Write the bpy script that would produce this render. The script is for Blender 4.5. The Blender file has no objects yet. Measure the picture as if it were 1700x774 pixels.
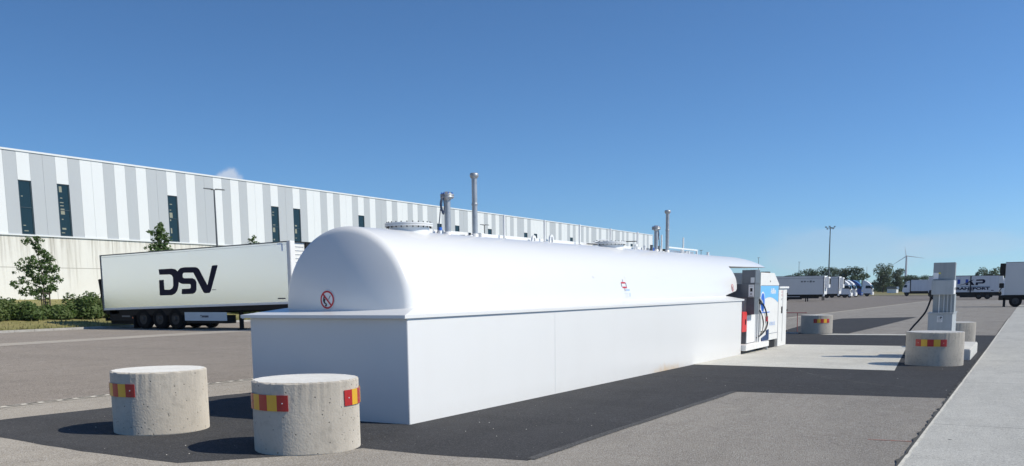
import bpy, bmesh, math, random
from mathutils import Vector, Matrix
from mathutils.geometry import tessellate_polygon
R = math.radians
S = bpy.context.scene
C = S.collection
random.seed(7)

# ------------------------------------------------------------------ camera
cam_d = bpy.data.cameras.new('camera')
cam = bpy.data.objects.new('camera', cam_d); C.objects.link(cam); S.camera = cam
cam_d.sensor_width = 36; cam_d.sensor_fit = 'HORIZONTAL'
cam_d.lens = 1548.32 / 1700 * 36
cam_d.shift_y = (704.46 - 387) / 1700
cam_d.clip_start = 0.1; cam_d.clip_end = 12000
yaw, pitch, roll = -.5038, -.1411, -.0119
f = Vector((math.sin(yaw)*math.cos(pitch), math.cos(yaw)*math.cos(pitch), math.sin(pitch)))
r0 = Vector((math.cos(yaw), -math.sin(yaw), 0)); u0 = r0.cross(f)
r = r0*math.cos(roll)+u0*math.sin(roll); u = -r0*math.sin(roll)+u0*math.cos(roll)
M = Matrix((( r.x, u.x, -f.x, 0), (r.y, u.y, -f.y, 0), (r.z, u.z, -f.z, 1.6), (0, 0, 0, 1)))
cam.matrix_world = M

# ------------------------------------------------------------------ light
SUN_AZ = R(14.4)          # from +X towards +Y
SUN_EL = R(42)
sdir = Vector((math.cos(SUN_EL)*math.cos(SUN_AZ), math.cos(SUN_EL)*math.sin(SUN_AZ), math.sin(SUN_EL)))
sun_d = bpy.data.lights.new('sun', 'SUN'); sun = bpy.data.objects.new('sun', sun_d); C.objects.link(sun)
sun_d.energy = 4.8; sun_d.angle = R(.53); sun_d.color = (1, .925, .775)
sun.rotation_euler = (-sdir).to_track_quat('-Z', 'Y').to_euler()
sun.location = (0, 0, 40)

W = bpy.data.worlds.new('World'); S.world = W; W.use_nodes = True
nt = W.node_tree; nt.nodes.clear()
def N(nt, t, **k):
    n = nt.nodes.new(t)
    for a, b in k.items(): setattr(n, a, b)
    return n
def L(nt, a, b): nt.links.new(a, b)
sky = N(nt, 'ShaderNodeTexSky'); sky.sky_type = 'NISHITA'; sky.sun_disc = False
sky.sun_elevation = SUN_EL; sky.sun_rotation = R(90) - SUN_AZ
sky.altitude = 0; sky.air_density = .72; sky.dust_density = 0; sky.ozone_density = 10
bg = N(nt, 'ShaderNodeBackground'); bg.inputs[1].default_value = .102
out = N(nt, 'ShaderNodeOutputWorld')
tc = N(nt, 'ShaderNodeTexCoord')
def cloud(direction, inner, outer, stretch, scale, amount, thr, col_in):
    """a small cloud at one place of the sky: distance from a direction, broken up by noise"""
    nm = N(nt, 'ShaderNodeVectorMath', operation='NORMALIZE'); L(nt, tc.outputs['Generated'], nm.inputs[0])
    sb = N(nt, 'ShaderNodeVectorMath', operation='SUBTRACT'); L(nt, nm.outputs[0], sb.inputs[0]); sb.inputs[1].default_value = Vector(direction).normalized()
    mu = N(nt, 'ShaderNodeVectorMath', operation='MULTIPLY'); L(nt, sb.outputs[0], mu.inputs[0]); mu.inputs[1].default_value = (1, 1, stretch)
    ln = N(nt, 'ShaderNodeVectorMath', operation='LENGTH'); L(nt, mu.outputs[0], ln.inputs[0])
    mr = N(nt, 'ShaderNodeMapRange'); L(nt, ln.outputs['Value'], mr.inputs[0])
    mr.inputs[1].default_value = outer; mr.inputs[2].default_value = inner; mr.inputs[3].default_value = 0; mr.inputs[4].default_value = 1
    no = N(nt, 'ShaderNodeTexNoise'); L(nt, mu.outputs[0], no.inputs['Vector']); no.inputs['Scale'].default_value = scale; no.inputs['Detail'].default_value = 6
    m1 = N(nt, 'ShaderNodeMath', operation='MULTIPLY_ADD'); L(nt, no.outputs[0], m1.inputs[0]); m1.inputs[1].default_value = 1.4; L(nt, mr.outputs[0], m1.inputs[2])
    m2 = N(nt, 'ShaderNodeMapRange'); m2.interpolation_type = 'SMOOTHSTEP'; L(nt, m1.outputs[0], m2.inputs[0]); m2.inputs[1].default_value = thr; m2.inputs[2].default_value = thr+.55
    m2.inputs[3].default_value = 0; m2.inputs[4].default_value = amount
    m3 = N(nt, 'ShaderNodeMath', operation='MULTIPLY'); L(nt, m2.outputs[0], m3.inputs[0])
    m4 = N(nt, 'ShaderNodeMath', operation='MINIMUM'); L(nt, mr.outputs[0], m4.inputs[0]); m4.inputs[1].default_value = .5
    m5 = N(nt, 'ShaderNodeMath', operation='MULTIPLY'); L(nt, m4.outputs[0], m5.inputs[0]); m5.inputs[1].default_value = 2
    L(nt, m5.outputs[0], m3.inputs[1])
    mx = N(nt, 'ShaderNodeMixRGB'); L(nt, m3.outputs[0], mx.inputs[0]); L(nt, col_in, mx.inputs[1]); mx.inputs[2].default_value = (6.6, 7.2, 8.2, 1)
    return mx.outputs[0]
# the sky is a little brighter towards the sun's side
nv = N(nt, 'ShaderNodeVectorMath', operation='NORMALIZE'); L(nt, tc.outputs['Generated'], nv.inputs[0])
dt = N(nt, 'ShaderNodeVectorMath', operation='DOT_PRODUCT'); L(nt, nv.outputs[0], dt.inputs[0]); dt.inputs[1].default_value = (math.cos(SUN_AZ), math.sin(SUN_AZ), 0)
ma = N(nt, 'ShaderNodeMath', operation='MULTIPLY_ADD'); L(nt, dt.outputs['Value'], ma.inputs[0]); ma.inputs[1].default_value = .36; ma.inputs[2].default_value = 1.26
hs = N(nt, 'ShaderNodeVectorMath', operation='SCALE'); L(nt, sky.outputs[0], hs.inputs[0]); L(nt, ma.outputs[0], hs.inputs['Scale'])
h2 = N(nt, 'ShaderNodeVectorMath', operation='MULTIPLY'); L(nt, hs.outputs[0], h2.inputs[0]); h2.inputs[1].default_value = (.90, 1.04, 1.02); hs = h2
col = cloud((-.7039, .7003, .112), .006, .019, 1.0, 60, .75, .95, hs.outputs[0])
col = cloud((-.7205, .6845, .112), .002, .016, 1.6, 70, .35, 1.15, col)
col = cloud((-.1646, .9856, .036), .03, .11, 3.2, 16, .22, .8, col)
col = cloud((-.0600, .9970, .040), .02, .09, 5.0, 14, .20, .85, col)
L(nt, col, bg.inputs[0]); L(nt, bg.outputs[0], out.inputs[0])

S.view_settings.view_transform = 'Standard'; S.view_settings.look = 'None'
S.view_settings.exposure = 0.0; S.view_settings.gamma = 1
S.render.resolution_x = 1024; S.render.resolution_y = 466
S.render.engine = 'CYCLES'

# ------------------------------------------------------------------ materials
def lin(c):
    return tuple(((v/255)/12.92 if v/255 <= .04045 else ((v/255+.055)/1.055)**2.4) for v in c)
def mat(name, color, rough=.6, metal=0, spec=.5, noise=None, bump=None, coat=0, trans=0):
    """color: linear base colour; noise: list of (scale, strength, colour) layers in object space; bump: (scale, strength)"""
    m = bpy.data.materials.new(name); m.use_nodes = True; t = m.node_tree; b = t.nodes['Principled BSDF']
    b.inputs['Base Color'].default_value = (*color, 1); b.inputs['Roughness'].default_value = rough; b.inputs['Metallic'].default_value = metal
    b.inputs['Specular IOR Level'].default_value = spec
    if coat: b.inputs['Coat Weight'].default_value = coat; b.inputs['Coat Roughness'].default_value = .08
    cur = None
    if noise or bump:
        g = N(t, 'ShaderNodeNewGeometry')
    for (sc, st, c2) in (noise or []):
        if isinstance(sc, tuple):
            mp = N(t, 'ShaderNodeVectorMath', operation='MULTIPLY'); L(t, g.outputs['Position'], mp.inputs[0]); mp.inputs[1].default_value = sc; src = mp.outputs[0]; s = 1
        else: src = g.outputs['Position']; s = sc
        no = N(t, 'ShaderNodeTexNoise'); L(t, src, no.inputs['Vector']); no.inputs['Scale'].default_value = s; no.inputs['Detail'].default_value = 5; no.inputs['Roughness'].default_value = .6
        mr = N(t, 'ShaderNodeMapRange'); mr.interpolation_type = 'SMOOTHSTEP'; L(t, no.outputs[0], mr.inputs[0]); mr.inputs[1].default_value = .4; mr.inputs[2].default_value = .65; mr.inputs[3].default_value = 0; mr.inputs[4].default_value = st
        mx = N(t, 'ShaderNodeMixRGB'); L(t, mr.outputs[0], mx.inputs[0])
        if cur is None: mx.inputs[1].default_value = (*color, 1)
        else: L(t, cur, mx.inputs[1])
        mx.inputs[2].default_value = (*c2, 1); cur = mx.outputs[0]
    if cur is not None: L(t, cur, b.inputs['Base Color'])
    if bump:
        no = N(t, 'ShaderNodeTexNoise'); L(t, g.outputs['Position'], no.inputs['Vector']); no.inputs['Scale'].default_value = bump[0]; no.inputs['Detail'].default_value = 4
        bp = N(t, 'ShaderNodeBump'); L(t, no.outputs[0], bp.inputs['Height']); bp.inputs['Strength'].default_value = bump[1]; bp.inputs['Distance'].default_value = bump[2] if len(bump) > 2 else .01
        L(t, bp.outputs[0], b.inputs['Normal'])
    m['b'] = 1
    return m
def principled(m): return m.node_tree.nodes['Principled BSDF']

def ground_mat(name, base, var, speck_dark, speck_light, bumpst=.5, streak=None, cracks=False, big=.5, joints=None):
    m = bpy.data.materials.new(name); m.use_nodes = True; t = m.node_tree; b = principled(m)
    b.inputs['Roughness'].default_value = .9; b.inputs['Specular IOR Level'].default_value = .25; b.inputs['Diffuse Roughness'].default_value = .8
    g = N(t, 'ShaderNodeNewGeometry'); P = g.outputs['Position']
    def noise(scale, lo, hi, detail=5, vec=None, rough=.6):
        no = N(t, 'ShaderNodeTexNoise'); L(t, vec or P, no.inputs['Vector']); no.inputs['Scale'].default_value = scale; no.inputs['Detail'].default_value = detail; no.inputs['Roughness'].default_value = rough
        mr = N(t, 'ShaderNodeMapRange'); mr.interpolation_type = 'SMOOTHSTEP'; L(t, no.outputs[0], mr.inputs[0]); mr.inputs[1].default_value = lo; mr.inputs[2].default_value = hi
        return mr.outputs[0], no.outputs[0]
    def mix(fac, a, c, k=1):
        if k != 1:
            mu = N(t, 'ShaderNodeMath', operation='MULTIPLY'); L(t, fac, mu.inputs[0]); mu.inputs[1].default_value = k; fac = mu.outputs[0]
        mx = N(t, 'ShaderNodeMixRGB'); L(t, fac, mx.inputs[0])
        if isinstance(a, tuple): mx.inputs[1].default_value = (*a, 1)
        else: L(t, a, mx.inputs[1])
        mx.inputs[2].default_value = (*c, 1)
        return mx.outputs[0]
    a, _ = noise(.22, .35, .65); col = mix(a, base, var, big)
    a, _ = noise(1.3, .42, .7); col = mix(a, col, tuple(v*.85 for v in var), .4)
    a, _ = noise(5.5, .45, .75, 6); col = mix(a, col, speck_light, .18)
    if streak:
        mp = N(t, 'ShaderNodeVectorMath', operation='MULTIPLY'); L(t, P, mp.inputs[0]); mp.inputs[1].default_value = streak
        a, _ = noise(1, .45, .7, 5, mp.outputs[0]); col = mix(a, col, tuple(v*.72 for v in base), .45)
    mp = N(t, 'ShaderNodeVectorMath', operation='MULTIPLY'); L(t, P, mp.inputs[0]); mp.inputs[1].default_value = (1.6, .45, 0)
    a, _ = noise(1, .46, .66, 6, mp.outputs[0], .7); col = mix(a, col, tuple(v*.70 for v in base), .42)
    a, _ = noise(2.1, .55, .7, 6, None, .7); col = mix(a, col, tuple(min(1, v*1.28) for v in var), .35)
    a, _ = noise(17, .50, .68, 4); col = mix(a, col, speck_light, .22)
    a, _ = noise(23, .52, .70, 4); col = mix(a, col, speck_dark, .30)
    mp = N(t, 'ShaderNodeVectorMath', operation='MULTIPLY'); L(t, P, mp.inputs[0]); mp.inputs[1].default_value = (3.0, 9.0, 0)
    a, _ = noise(1, .55, .72, 5, mp.outputs[0]); col = mix(a, col, speck_dark, .22)
    a, h1 = noise(48, .50, .62, 3); col = mix(a, col, speck_light, .6)
    a, h2 = noise(80, .53, .66, 2); col = mix(a, col, speck_dark, .75)
    # dark marks, oil spots
    a, _ = noise(2.7, .70, .76, 4); col = mix(a, col, speck_dark, .5)
    if cracks:
        ns = N(t, 'ShaderNodeTexNoise'); L(t, P, ns.inputs['Vector']); ns.inputs['Scale'].default_value = 1.2; ns.inputs['Detail'].default_value = 5
        ad = N(t, 'ShaderNodeVectorMath', operation='MULTIPLY_ADD'); L(t, ns.outputs['Color'], ad.inputs[0]); ad.inputs[1].default_value = (1.1, 1.1, 0); L(t, P, ad.inputs[2])
        vo = N(t, 'ShaderNodeTexVoronoi', feature='DISTANCE_TO_EDGE'); L(t, ad.outputs[0], vo.inputs['Vector']); vo.inputs['Scale'].default_value = .42
        mr = N(t, 'ShaderNodeMapRange'); L(t, vo.outputs[0], mr.inputs[0]); mr.inputs[1].default_value = .004; mr.inputs[2].default_value = .0; mr.inputs[3].default_value = 0; mr.inputs[4].default_value = 1
        a2, _ = noise(.5, .5, .62); mu = N(t, 'ShaderNodeMath', operation='MULTIPLY'); L(t, mr.outputs[0], mu.inputs[0]); L(t, a2, mu.inputs[1])
        col = mix(mu.outputs[0], col, speck_dark, .7)
    if joints:
        sx = N(t, 'ShaderNodeSeparateXYZ'); L(t, P, sx.inputs[0])
        mo = N(t, 'ShaderNodeMath', operation='PINGPONG'); L(t, sx.outputs[1], mo.inputs[0]); mo.inputs[1].default_value = joints/2
        lt = N(t, 'ShaderNodeMath', operation='LESS_THAN'); L(t, mo.outputs[0], lt.inputs[0]); lt.inputs[1].default_value = .012
        col = mix(lt.outputs[0], col, tuple(v*.35 for v in base), .8)
    L(t, col, b.inputs['Base Color'])
    ad = N(t, 'ShaderNodeMath', operation='ADD'); L(t, h1, ad.inputs[0]); L(t, h2, ad.inputs[1])
    bp = N(t, 'ShaderNodeBump'); L(t, ad.outputs[0], bp.inputs['Height']); bp.inputs['Strength'].default_value = bumpst; bp.inputs['Distance'].default_value = .012
    L(t, bp.outputs[0], b.inputs['Normal'])
    return m

m_asphalt = ground_mat('old_asphalt', (.205, .177, .154), (.258, .225, .196), (.085, .077, .070), (.46, .43, .385), cracks=True, streak=(.06, .5, 0))
m_lane = ground_mat('grey_lane_asphalt', (.335, .303, .262), (.405, .370, .322), (.085, .08, .074), (.52, .50, .46), bumpst=.8, cracks=True, streak=(.9, .25, 0))
m_patch = ground_mat('fresh_asphalt', (.044, .045, .048), (.058, .059, .062), (.02, .02, .022), (.11, .11, .115), big=.6, streak=(.15, 1.3, 0))
m_slab = ground_mat('concrete_slab', (.70, .68, .60), (.58, .56, .49), (.28, .27, .25), (.70, .69, .65), bumpst=.25, streak=(.25, 1.6, 0))
m_quay = ground_mat('concrete_apron', (.62, .605, .545), (.53, .515, .465), (.22, .21, .19), (.74, .73, .67), bumpst=.3, streak=(1.2, .15, 0), joints=6.0)
m_joint = ground_mat('joint_strip', (.40, .36, .31), (.33, .30, .26), (.1, .1, .1), (.36, .34, .31), bumpst=.3)
m_kerb = mat('kerb_concrete', (.42, .41, .39), .9, noise=[(3, .5, (.3, .29, .27)), (25, .3, (.2, .2, .18))])
m_grass = mat('dry_grass', (.30, .27, .12), .95, spec=.1, noise=[(.35, .7, (.20, .21, .075)), (2.2, .5, (.40, .34, .18)), (14, .5, (.13, .14, .055))], bump=(30, .8, .05))
m_field = mat('field_grass', (.21, .19, .095), .95, spec=.1, noise=[((.05, .2, 1), .7, (.12, .14, .06)), (1.2, .4, (.27, .24, .14))])
m_kerbdark = mat('dark_line', (.06, .06, .055), .9)

WHITE = (.72, .73, .735)
def tank_paint():
    m = mat('white_tank_paint', WHITE, .28, spec=.5, coat=.15)
    t = m.node_tree; b = principled(m); g = N(t, 'ShaderNodeNewGeometry'); P = g.outputs['Position']
    sx = N(t, 'ShaderNodeSeparateXYZ'); L(t, P, sx.inputs[0])
    no = N(t, 'ShaderNodeTexNoise'); mp = N(t, 'ShaderNodeVectorMath', operation='MULTIPLY'); L(t, P, mp.inputs[0]); mp.inputs[1].default_value = (2, 2, .5); L(t, mp.outputs[0], no.inputs['Vector']); no.inputs['Scale'].default_value = 1; no.inputs['Detail'].default_value = 6
    mr = N(t, 'ShaderNodeMapRange'); L(t, no.outputs[0], mr.inputs[0]); mr.inputs[1].default_value = .5; mr.inputs[2].default_value = .8; mr.inputs[4].default_value = .25
    mx = N(t, 'ShaderNodeMixRGB'); L(t, mr.outputs[0], mx.inputs[0]); mx.inputs[1].default_value = (*WHITE, 1); mx.inputs[2].default_value = (.665, .67, .665, 1)
    # rust stain low on the long side
    d = N(t, 'ShaderNodeVectorMath', operation='SUBTRACT'); L(t, P, d.inputs[0]); d.inputs[1].default_value = (-6.56, 18.7, -.12)
    sc = N(t, 'ShaderNodeVectorMath', operation='MULTIPLY'); L(t, d.outputs[0], sc.inputs[0]); sc.inputs[1].default_value = (0, .75, 4.2)
    ln = N(t, 'ShaderNodeVectorMath', operation='LENGTH'); L(t, sc.outputs[0], ln.inputs[0])
    n2 = N(t, 'ShaderNodeTexNoise'); L(t, P, n2.inputs['Vector']); n2.inputs['Scale'].default_value = 5; n2.inputs['Detail'].default_value = 5
    a = N(t, 'ShaderNodeMath', operation='ADD'); L(t, ln.outputs['Value'], a.inputs[0]); L(t, n2.outputs[0], a.inputs[1])
    r1 = N(t, 'ShaderNodeMapRange'); r1.interpolation_type = 'SMOOTHSTEP'; L(t, a.outputs[0], r1.inputs[0]); r1.inputs[1].default_value = 1.5; r1.inputs[2].default_value = .55; r1.inputs[3].default_value = 0; r1.inputs[4].default_value = .75
    m2 = N(t, 'ShaderNodeMixRGB'); L(t, r1.outputs[0], m2.inputs[0]); L(t, mx.outputs[0], m2.inputs[1]); m2.inputs[2].default_value = (.62, .42, .20, 1)
    # dust splashed along the foot of the box
    r2 = N(t, 'ShaderNodeMapRange'); L(t, sx.outputs[2], r2.inputs[0]); r2.inputs[1].default_value = .22; r2.inputs[2].default_value = -.12; r2.inputs[3].default_value = 0; r2.inputs[4].default_value = .35
    n3 = N(t, 'ShaderNodeMath', operation='MULTIPLY'); L(t, r2.outputs[0], n3.inputs[0]); L(t, n2.outputs[0], n3.inputs[1])
    m3 = N(t, 'ShaderNodeMixRGB'); L(t, n3.outputs[0], m3.inputs[0]); L(t, m2.outputs[0], m3.inputs[1]); m3.inputs[2].default_value = (.45, .43, .40, 1)
    L(t, m3.outputs[0], b.inputs['Base Color'])
    bp = N(t, 'ShaderNodeBump'); n4 = N(t, 'ShaderNodeTexNoise'); L(t, P, n4.inputs['Vector']); n4.inputs['Scale'].default_value = 1.1; n4.inputs['Detail'].default_value = 2
    L(t, n4.outputs[0], bp.inputs['Height']); bp.inputs['Strength'].default_value = .12; bp.inputs['Distance'].default_value = .05; L(t, bp.outputs[0], b.inputs['Normal'])
    return m
m_tank = tank_paint()
m_white = mat('white_paint', (.78, .78, .77), .4, noise=[(3, .25, (.66, .66, .64))])
m_offwhite = mat('cabinet_white', (.74, .74, .72), .45, noise=[(4, .3, (.62, .62, .60))])
m_galv = mat('galvanised_steel', (.42, .44, .46), .45, metal=.55, noise=[(14, .5, (.30, .32, .34))])
m_steel = mat('pale_steel', (.60, .62, .64), .5, metal=.2, noise=[(9, .4, (.45, .47, .5))])
m_dark = mat('black_chassis', (.012, .013, .015), .7, spec=.3, noise=[(5, .5, (.024, .023, .022))])
m_rubber = mat('tyre_rubber', (.013, .013, .014), .9, spec=.2)
m_rim = mat('wheel_rim', (.055, .055, .055), .7, metal=.2, noise=[(15, .5, (.03, .028, .026))])
m_blue = mat('blue_fitting', (.03, .14, .55), .5)
m_cable = mat('dark_blue_cable', (.015, .03, .07), .5)
m_red = mat('red_paint', (.62, .035, .03), .45, noise=[(7, .3, (.5, .05, .04))])
m_reflred = mat('reflective_red', (.38, .018, .018), .35, noise=[(12, .4, (.36, .03, .025))])
m_reflyel = mat('reflective_yellow', (.68, .40, .03), .35, noise=[(12, .4, (.62, .36, .05))])
m_black = mat('black_rubber', (.012, .012, .013), .45)
m_glass = mat('dark_glass', (.012, .032, .045), .12, spec=.25)
m_dgrey = mat('dark_grey_paint', (.115, .13, .15), .4, noise=[(5, .35, (.085, .097, .11))])
m_grey = mat('grey_paint', (.40, .43, .45), .45, noise=[(4, .35, (.33, .355, .37)), ((9, 9, .7), .25, (.28, .30, .31))])
m_greydk = mat('grey_panel_dark', (.30, .33, .345), .5, noise=[((14, 14, .5), .5, (.22, .24, .25))])
m_sign = mat('sticker_white', (.80, .80, .80), .4)
m_signred = mat('sign_red', (.52, .02, .035), .4)
m_signblack = mat('sign_black', (.01, .01, .012), .5)
m_logo = mat('navy_lettering', (.008, .009, .034), .6, spec=.2)
m_ltblue = mat('light_blue_film', (.16, .47, .82), .4)
m_medblue = mat('mid_blue_film', (.02, .14, .6), .4)
m_paleblue = mat('pale_blue_print', (.35, .5, .8), .5)
m_navybox = mat('navy_box', (.02, .045, .13), .4)
m_yellow = mat('yellow_film', (.8, .68, .05), .5)
m_green = mat('green_film', (.15, .5, .12), .5)
m_orange = mat('orange_film', (.8, .2, .06), .5)
m_trailer = mat('trailer_white', (.88, .945, 1.0), .22, metal=.8, spec=.7, coat=.3, noise=[((.5, 3, .5), .15, (.82, .88, .95))])
m_truckshade = mat('shaded_trailer_white', (.66, .67, .68), .4, noise=[((.6, 2, .6), .3, (.58, .59, .60))])  # white trailer sides coloured greyer than the noses to carry their shade
m_truckwhite = mat('truck_white', (.82, .82, .82), .35, noise=[(2, .3, (.72, .73, .74))])
m_curtain = mat('curtain_white', (.66, .68, .71), .5, noise=[((1.8, 1, .2), .5, (.55, .57, .60))])
m_cabblue = mat('cab_blue', (.02, .08, .32), .3, coat=.4)
m_teal = mat('teal_curtain', (.25, .45, .50), .5)
m_ltpanel = mat('pallet_box_blue', (.50, .60, .68), .4, noise=[((2, 2, 6), .3, (.40, .48, .55))])
m_stake = mat('wooden_stake', (.07, .055, .045), .8)
m_bark = mat('bark', (.085, .07, .055), .9, noise=[((6, 6, 1), .6, (.045, .038, .03))])
m_turb = mat('turbine_white', (.42, .44, .47), .6)
m_pole = mat('grey_pole', (.115, .125, .135), .5, metal=.3)
def leaf(name, c, c2, sc=1.5):
    m = mat(name, c, .55, spec=.3, noise=[(sc, .85, c2), (sc*6, .5, tuple(v*1.5 for v in c))])
    t = m.node_tree; b = principled(m); o = t.nodes['Material Output']
    tr = N(t, 'ShaderNodeBsdfTranslucent'); mx = N(t, 'ShaderNodeMixShader'); mx.inputs[0].default_value = .3
    tr.inputs[0].default_value = (c[0]*1.6, c[1]*1.9, c[2], 1)
    L(t, b.outputs[0], mx.inputs[1]); L(t, tr.outputs[0], mx.inputs[2]); L(t, mx.outputs[0], o.inputs[0])
    return m
m_leaf = leaf('leaf_green', (.085, .135, .045), (.045, .08, .028))
m_leafy = leaf('leaf_hedge', (.085, .13, .042), (.13, .155, .06), .9)
m_leaffar = leaf('leaf_far', (.040, .068, .034), (.062, .085, .04), .25)
m_leafpale = leaf('leaf_far_pale', (.072, .095, .060), (.042, .065, .04), .25)

def concrete_bollard_mat():
    m = bpy.data.materials.new('cast_concrete'); m.use_nodes = True; t = m.node_tree; b = principled(m); b.inputs['Roughness'].default_value = .9; b.inputs['Specular IOR Level'].default_value = .2; b.inputs['Diffuse Roughness'].default_value = 1
    tcn = N(t, 'ShaderNodeNewGeometry'); P = tcn.outputs['Position']
    def nz(scale, lo, hi, det=5, vec=None):
        no = N(t, 'ShaderNodeTexNoise'); L(t, vec or P, no.inputs['Vector']); no.inputs['Scale'].default_value = scale; no.inputs['Detail'].default_value = det
        mr = N(t, 'ShaderNodeMapRange'); mr.interpolation_type = 'SMOOTHSTEP'; L(t, no.outputs[0], mr.inputs[0]); mr.inputs[1].default_value = lo; mr.inputs[2].default_value = hi
        return mr.outputs[0], no.outputs[0]
    def mix(fac, a, c, k):
        mu = N(t, 'ShaderNodeMath', operation='MULTIPLY'); L(t, fac, mu.inputs[0]); mu.inputs[1].default_value = k
        mx = N(t, 'ShaderNodeMixRGB'); L(t, mu.outputs[0], mx.inputs[0])
        if isinstance(a, tuple): mx.inputs[1].default_value = (*a, 1)
        else: L(t, a, mx.inputs[1])
        mx.inputs[2].default_value = (*c, 1); return mx.outputs[0]
    mp = N(t, 'ShaderNodeVectorMath', operation='MULTIPLY'); L(t, P, mp.inputs[0]); mp.inputs[1].default_value = (9, 9, .6)
    a, _ = nz(2.2, .35, .65); col = mix(a, (.57, .525, .455), (.49, .45, .39), .7)
    a, _ = nz(1, .45, .65, 5, mp.outputs[0]); col = mix(a, col, (.56, .52, .455), .2)
    a, _ = nz(14, .5, .7); col = mix(a, col, (.38, .35, .30), .35)
    a, _ = nz(3.5, .64, .72, 6); col = mix(a, col, (.30, .275, .24), .28)
    vo = N(t, 'ShaderNodeTexVoronoi'); L(t, P, vo.inputs['Vector']); vo.inputs['Scale'].default_value = 26; vo.inputs['Randomness'].default_value = 1
    mr = N(t, 'ShaderNodeMapRange'); L(t, vo.outputs['Distance'], mr.inputs[0]); mr.inputs[1].default_value = .26; mr.inputs[2].default_value = .12; mr.inputs[3].default_value = 0; mr.inputs[4].default_value = 1
    sp = N(t, 'ShaderNodeSeparateColor'); L(t, vo.outputs['Color'], sp.inputs[0])
    gt = N(t, 'ShaderNodeMath', operation='GREATER_THAN'); L(t, sp.outputs[0], gt.inputs[0]); gt.inputs[1].default_value = .82
    mu = N(t, 'ShaderNodeMath', operation='MULTIPLY'); L(t, mr.outputs[0], mu.inputs[0]); L(t, gt.outputs[0], mu.inputs[1])
    col = mix(mu.outputs[0], col, (.13, .12, .10), .85)
    L(t, col, b.inputs['Base Color'])
    _, h = nz(45, .4, .6, 5)
    sb = N(t, 'ShaderNodeMath', operation='SUBTRACT'); L(t, h, sb.inputs[0]); L(t, mu.outputs[0], sb.inputs[1])
    bp = N(t, 'ShaderNodeBump'); L(t, sb.outputs[0], bp.inputs['Height']); bp.inputs['Strength'].default_value = .5; bp.inputs['Distance'].default_value = .01; L(t, bp.outputs[0], b.inputs['Normal'])
    return m
m_conc = concrete_bollard_mat()
m_conctop = mat('trowelled_concrete', (.66, .65, .62), .85, spec=.2, noise=[(3, .5, (.56, .55, .52)), (22, .4, (.46, .45, .42))], bump=(40, .3, .006))
principled(m_conctop).inputs['Diffuse Roughness'].default_value = 1

MOD, Y0W = .965, 39.5
SEQ = [1, 1, 2, 1, 1, 2, 1, 1, 1, 1, 2, 1, 1, 1, 2, 1, 1, 1, 1, 2, 1, 1, 2, 1, 1, 2, 1, 1, 1, 2, 1, 1, 1, 1, 2, 1, 1, 2, 1, 1, 1, 1, 2, 1, 1, 1]
def cladding_mat(grey, name):
    base = (.435, .465, .49) if grey else (.685, .715, .73)
    return mat(name, base, .42, spec=.4, noise=[((.3, .3, .15), .25, tuple(v*.93 for v in base))])
m_cl_grey = cladding_mat(True, 'cladding_grey'); m_cl_white = cladding_mat(False, 'cladding_white')
m_winframe = mat('window_frame_slate', (.035, .06, .075), .5)
m_clseam = mat('cladding_seam', (.30, .32, .34), .6)
def wall_mat():
    m = bpy.data.materials.new('stained_concrete_wall'); m.use_nodes = True; t = m.node_tree; b = principled(m); b.inputs['Roughness'].default_value = .9; b.inputs['Specular IOR Level'].default_value = .2
    g = N(t, 'ShaderNodeNewGeometry'); P = g.outputs['Position']; sx = N(t, 'ShaderNodeSeparateXYZ'); L(t, P, sx.inputs[0])
    mp = N(t, 'ShaderNodeVectorMath', operation='MULTIPLY'); L(t, P, mp.inputs[0]); mp.inputs[1].default_value = (1, 2.2, .10)
    no = N(t, 'ShaderNodeTexNoise'); L(t, mp.outputs[0], no.inputs['Vector']); no.inputs['Scale'].default_value = 1.5; no.inputs['Detail'].default_value = 6; no.inputs['Roughness'].default_value = .7
    hz = N(t, 'ShaderNodeMapRange'); L(t, sx.outputs[2], hz.inputs[0]); hz.inputs[1].default_value = 1.4; hz.inputs[2].default_value = 5.85; hz.inputs[3].default_value = -.1; hz.inputs[4].default_value = .13
    ad = N(t, 'ShaderNodeMath', operation='ADD'); L(t, no.outputs[0], ad.inputs[0]); L(t, hz.outputs[0], ad.inputs[1])
    mr = N(t, 'ShaderNodeMapRange'); mr.interpolation_type = 'SMOOTHSTEP'; L(t, ad.outputs[0], mr.inputs[0]); mr.inputs[1].default_value = .5; mr.inputs[2].default_value = .82; mr.inputs[4].default_value = .85
    mx = N(t, 'ShaderNodeMixRGB'); L(t, mr.outputs[0], mx.inputs[0]); mx.inputs[1].default_value = (.69, .69, .655, 1); mx.inputs[2].default_value = (.36, .345, .305, 1)
    n2 = N(t, 'ShaderNodeTexNoise'); L(t, P, n2.inputs['Vector']); n2.inputs['Scale'].default_value = .6; n2.inputs['Detail'].default_value = 5
    m2 = N(t, 'ShaderNodeMixRGB'); r2 = N(t, 'ShaderNodeMapRange'); L(t, n2.outputs[0], r2.inputs[0]); r2.inputs[1].default_value = .4; r2.inputs[2].default_value = .7; r2.inputs[4].default_value = .4; L(t, r2.outputs[0], m2.inputs[0]); L(t, mx.outputs[0], m2.inputs[1]); m2.inputs[2].default_value = (.60, .59, .54, 1)
    L(t, m2.outputs[0], b.inputs['Base Color'])
    return m
m_wall = wall_mat()

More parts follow.
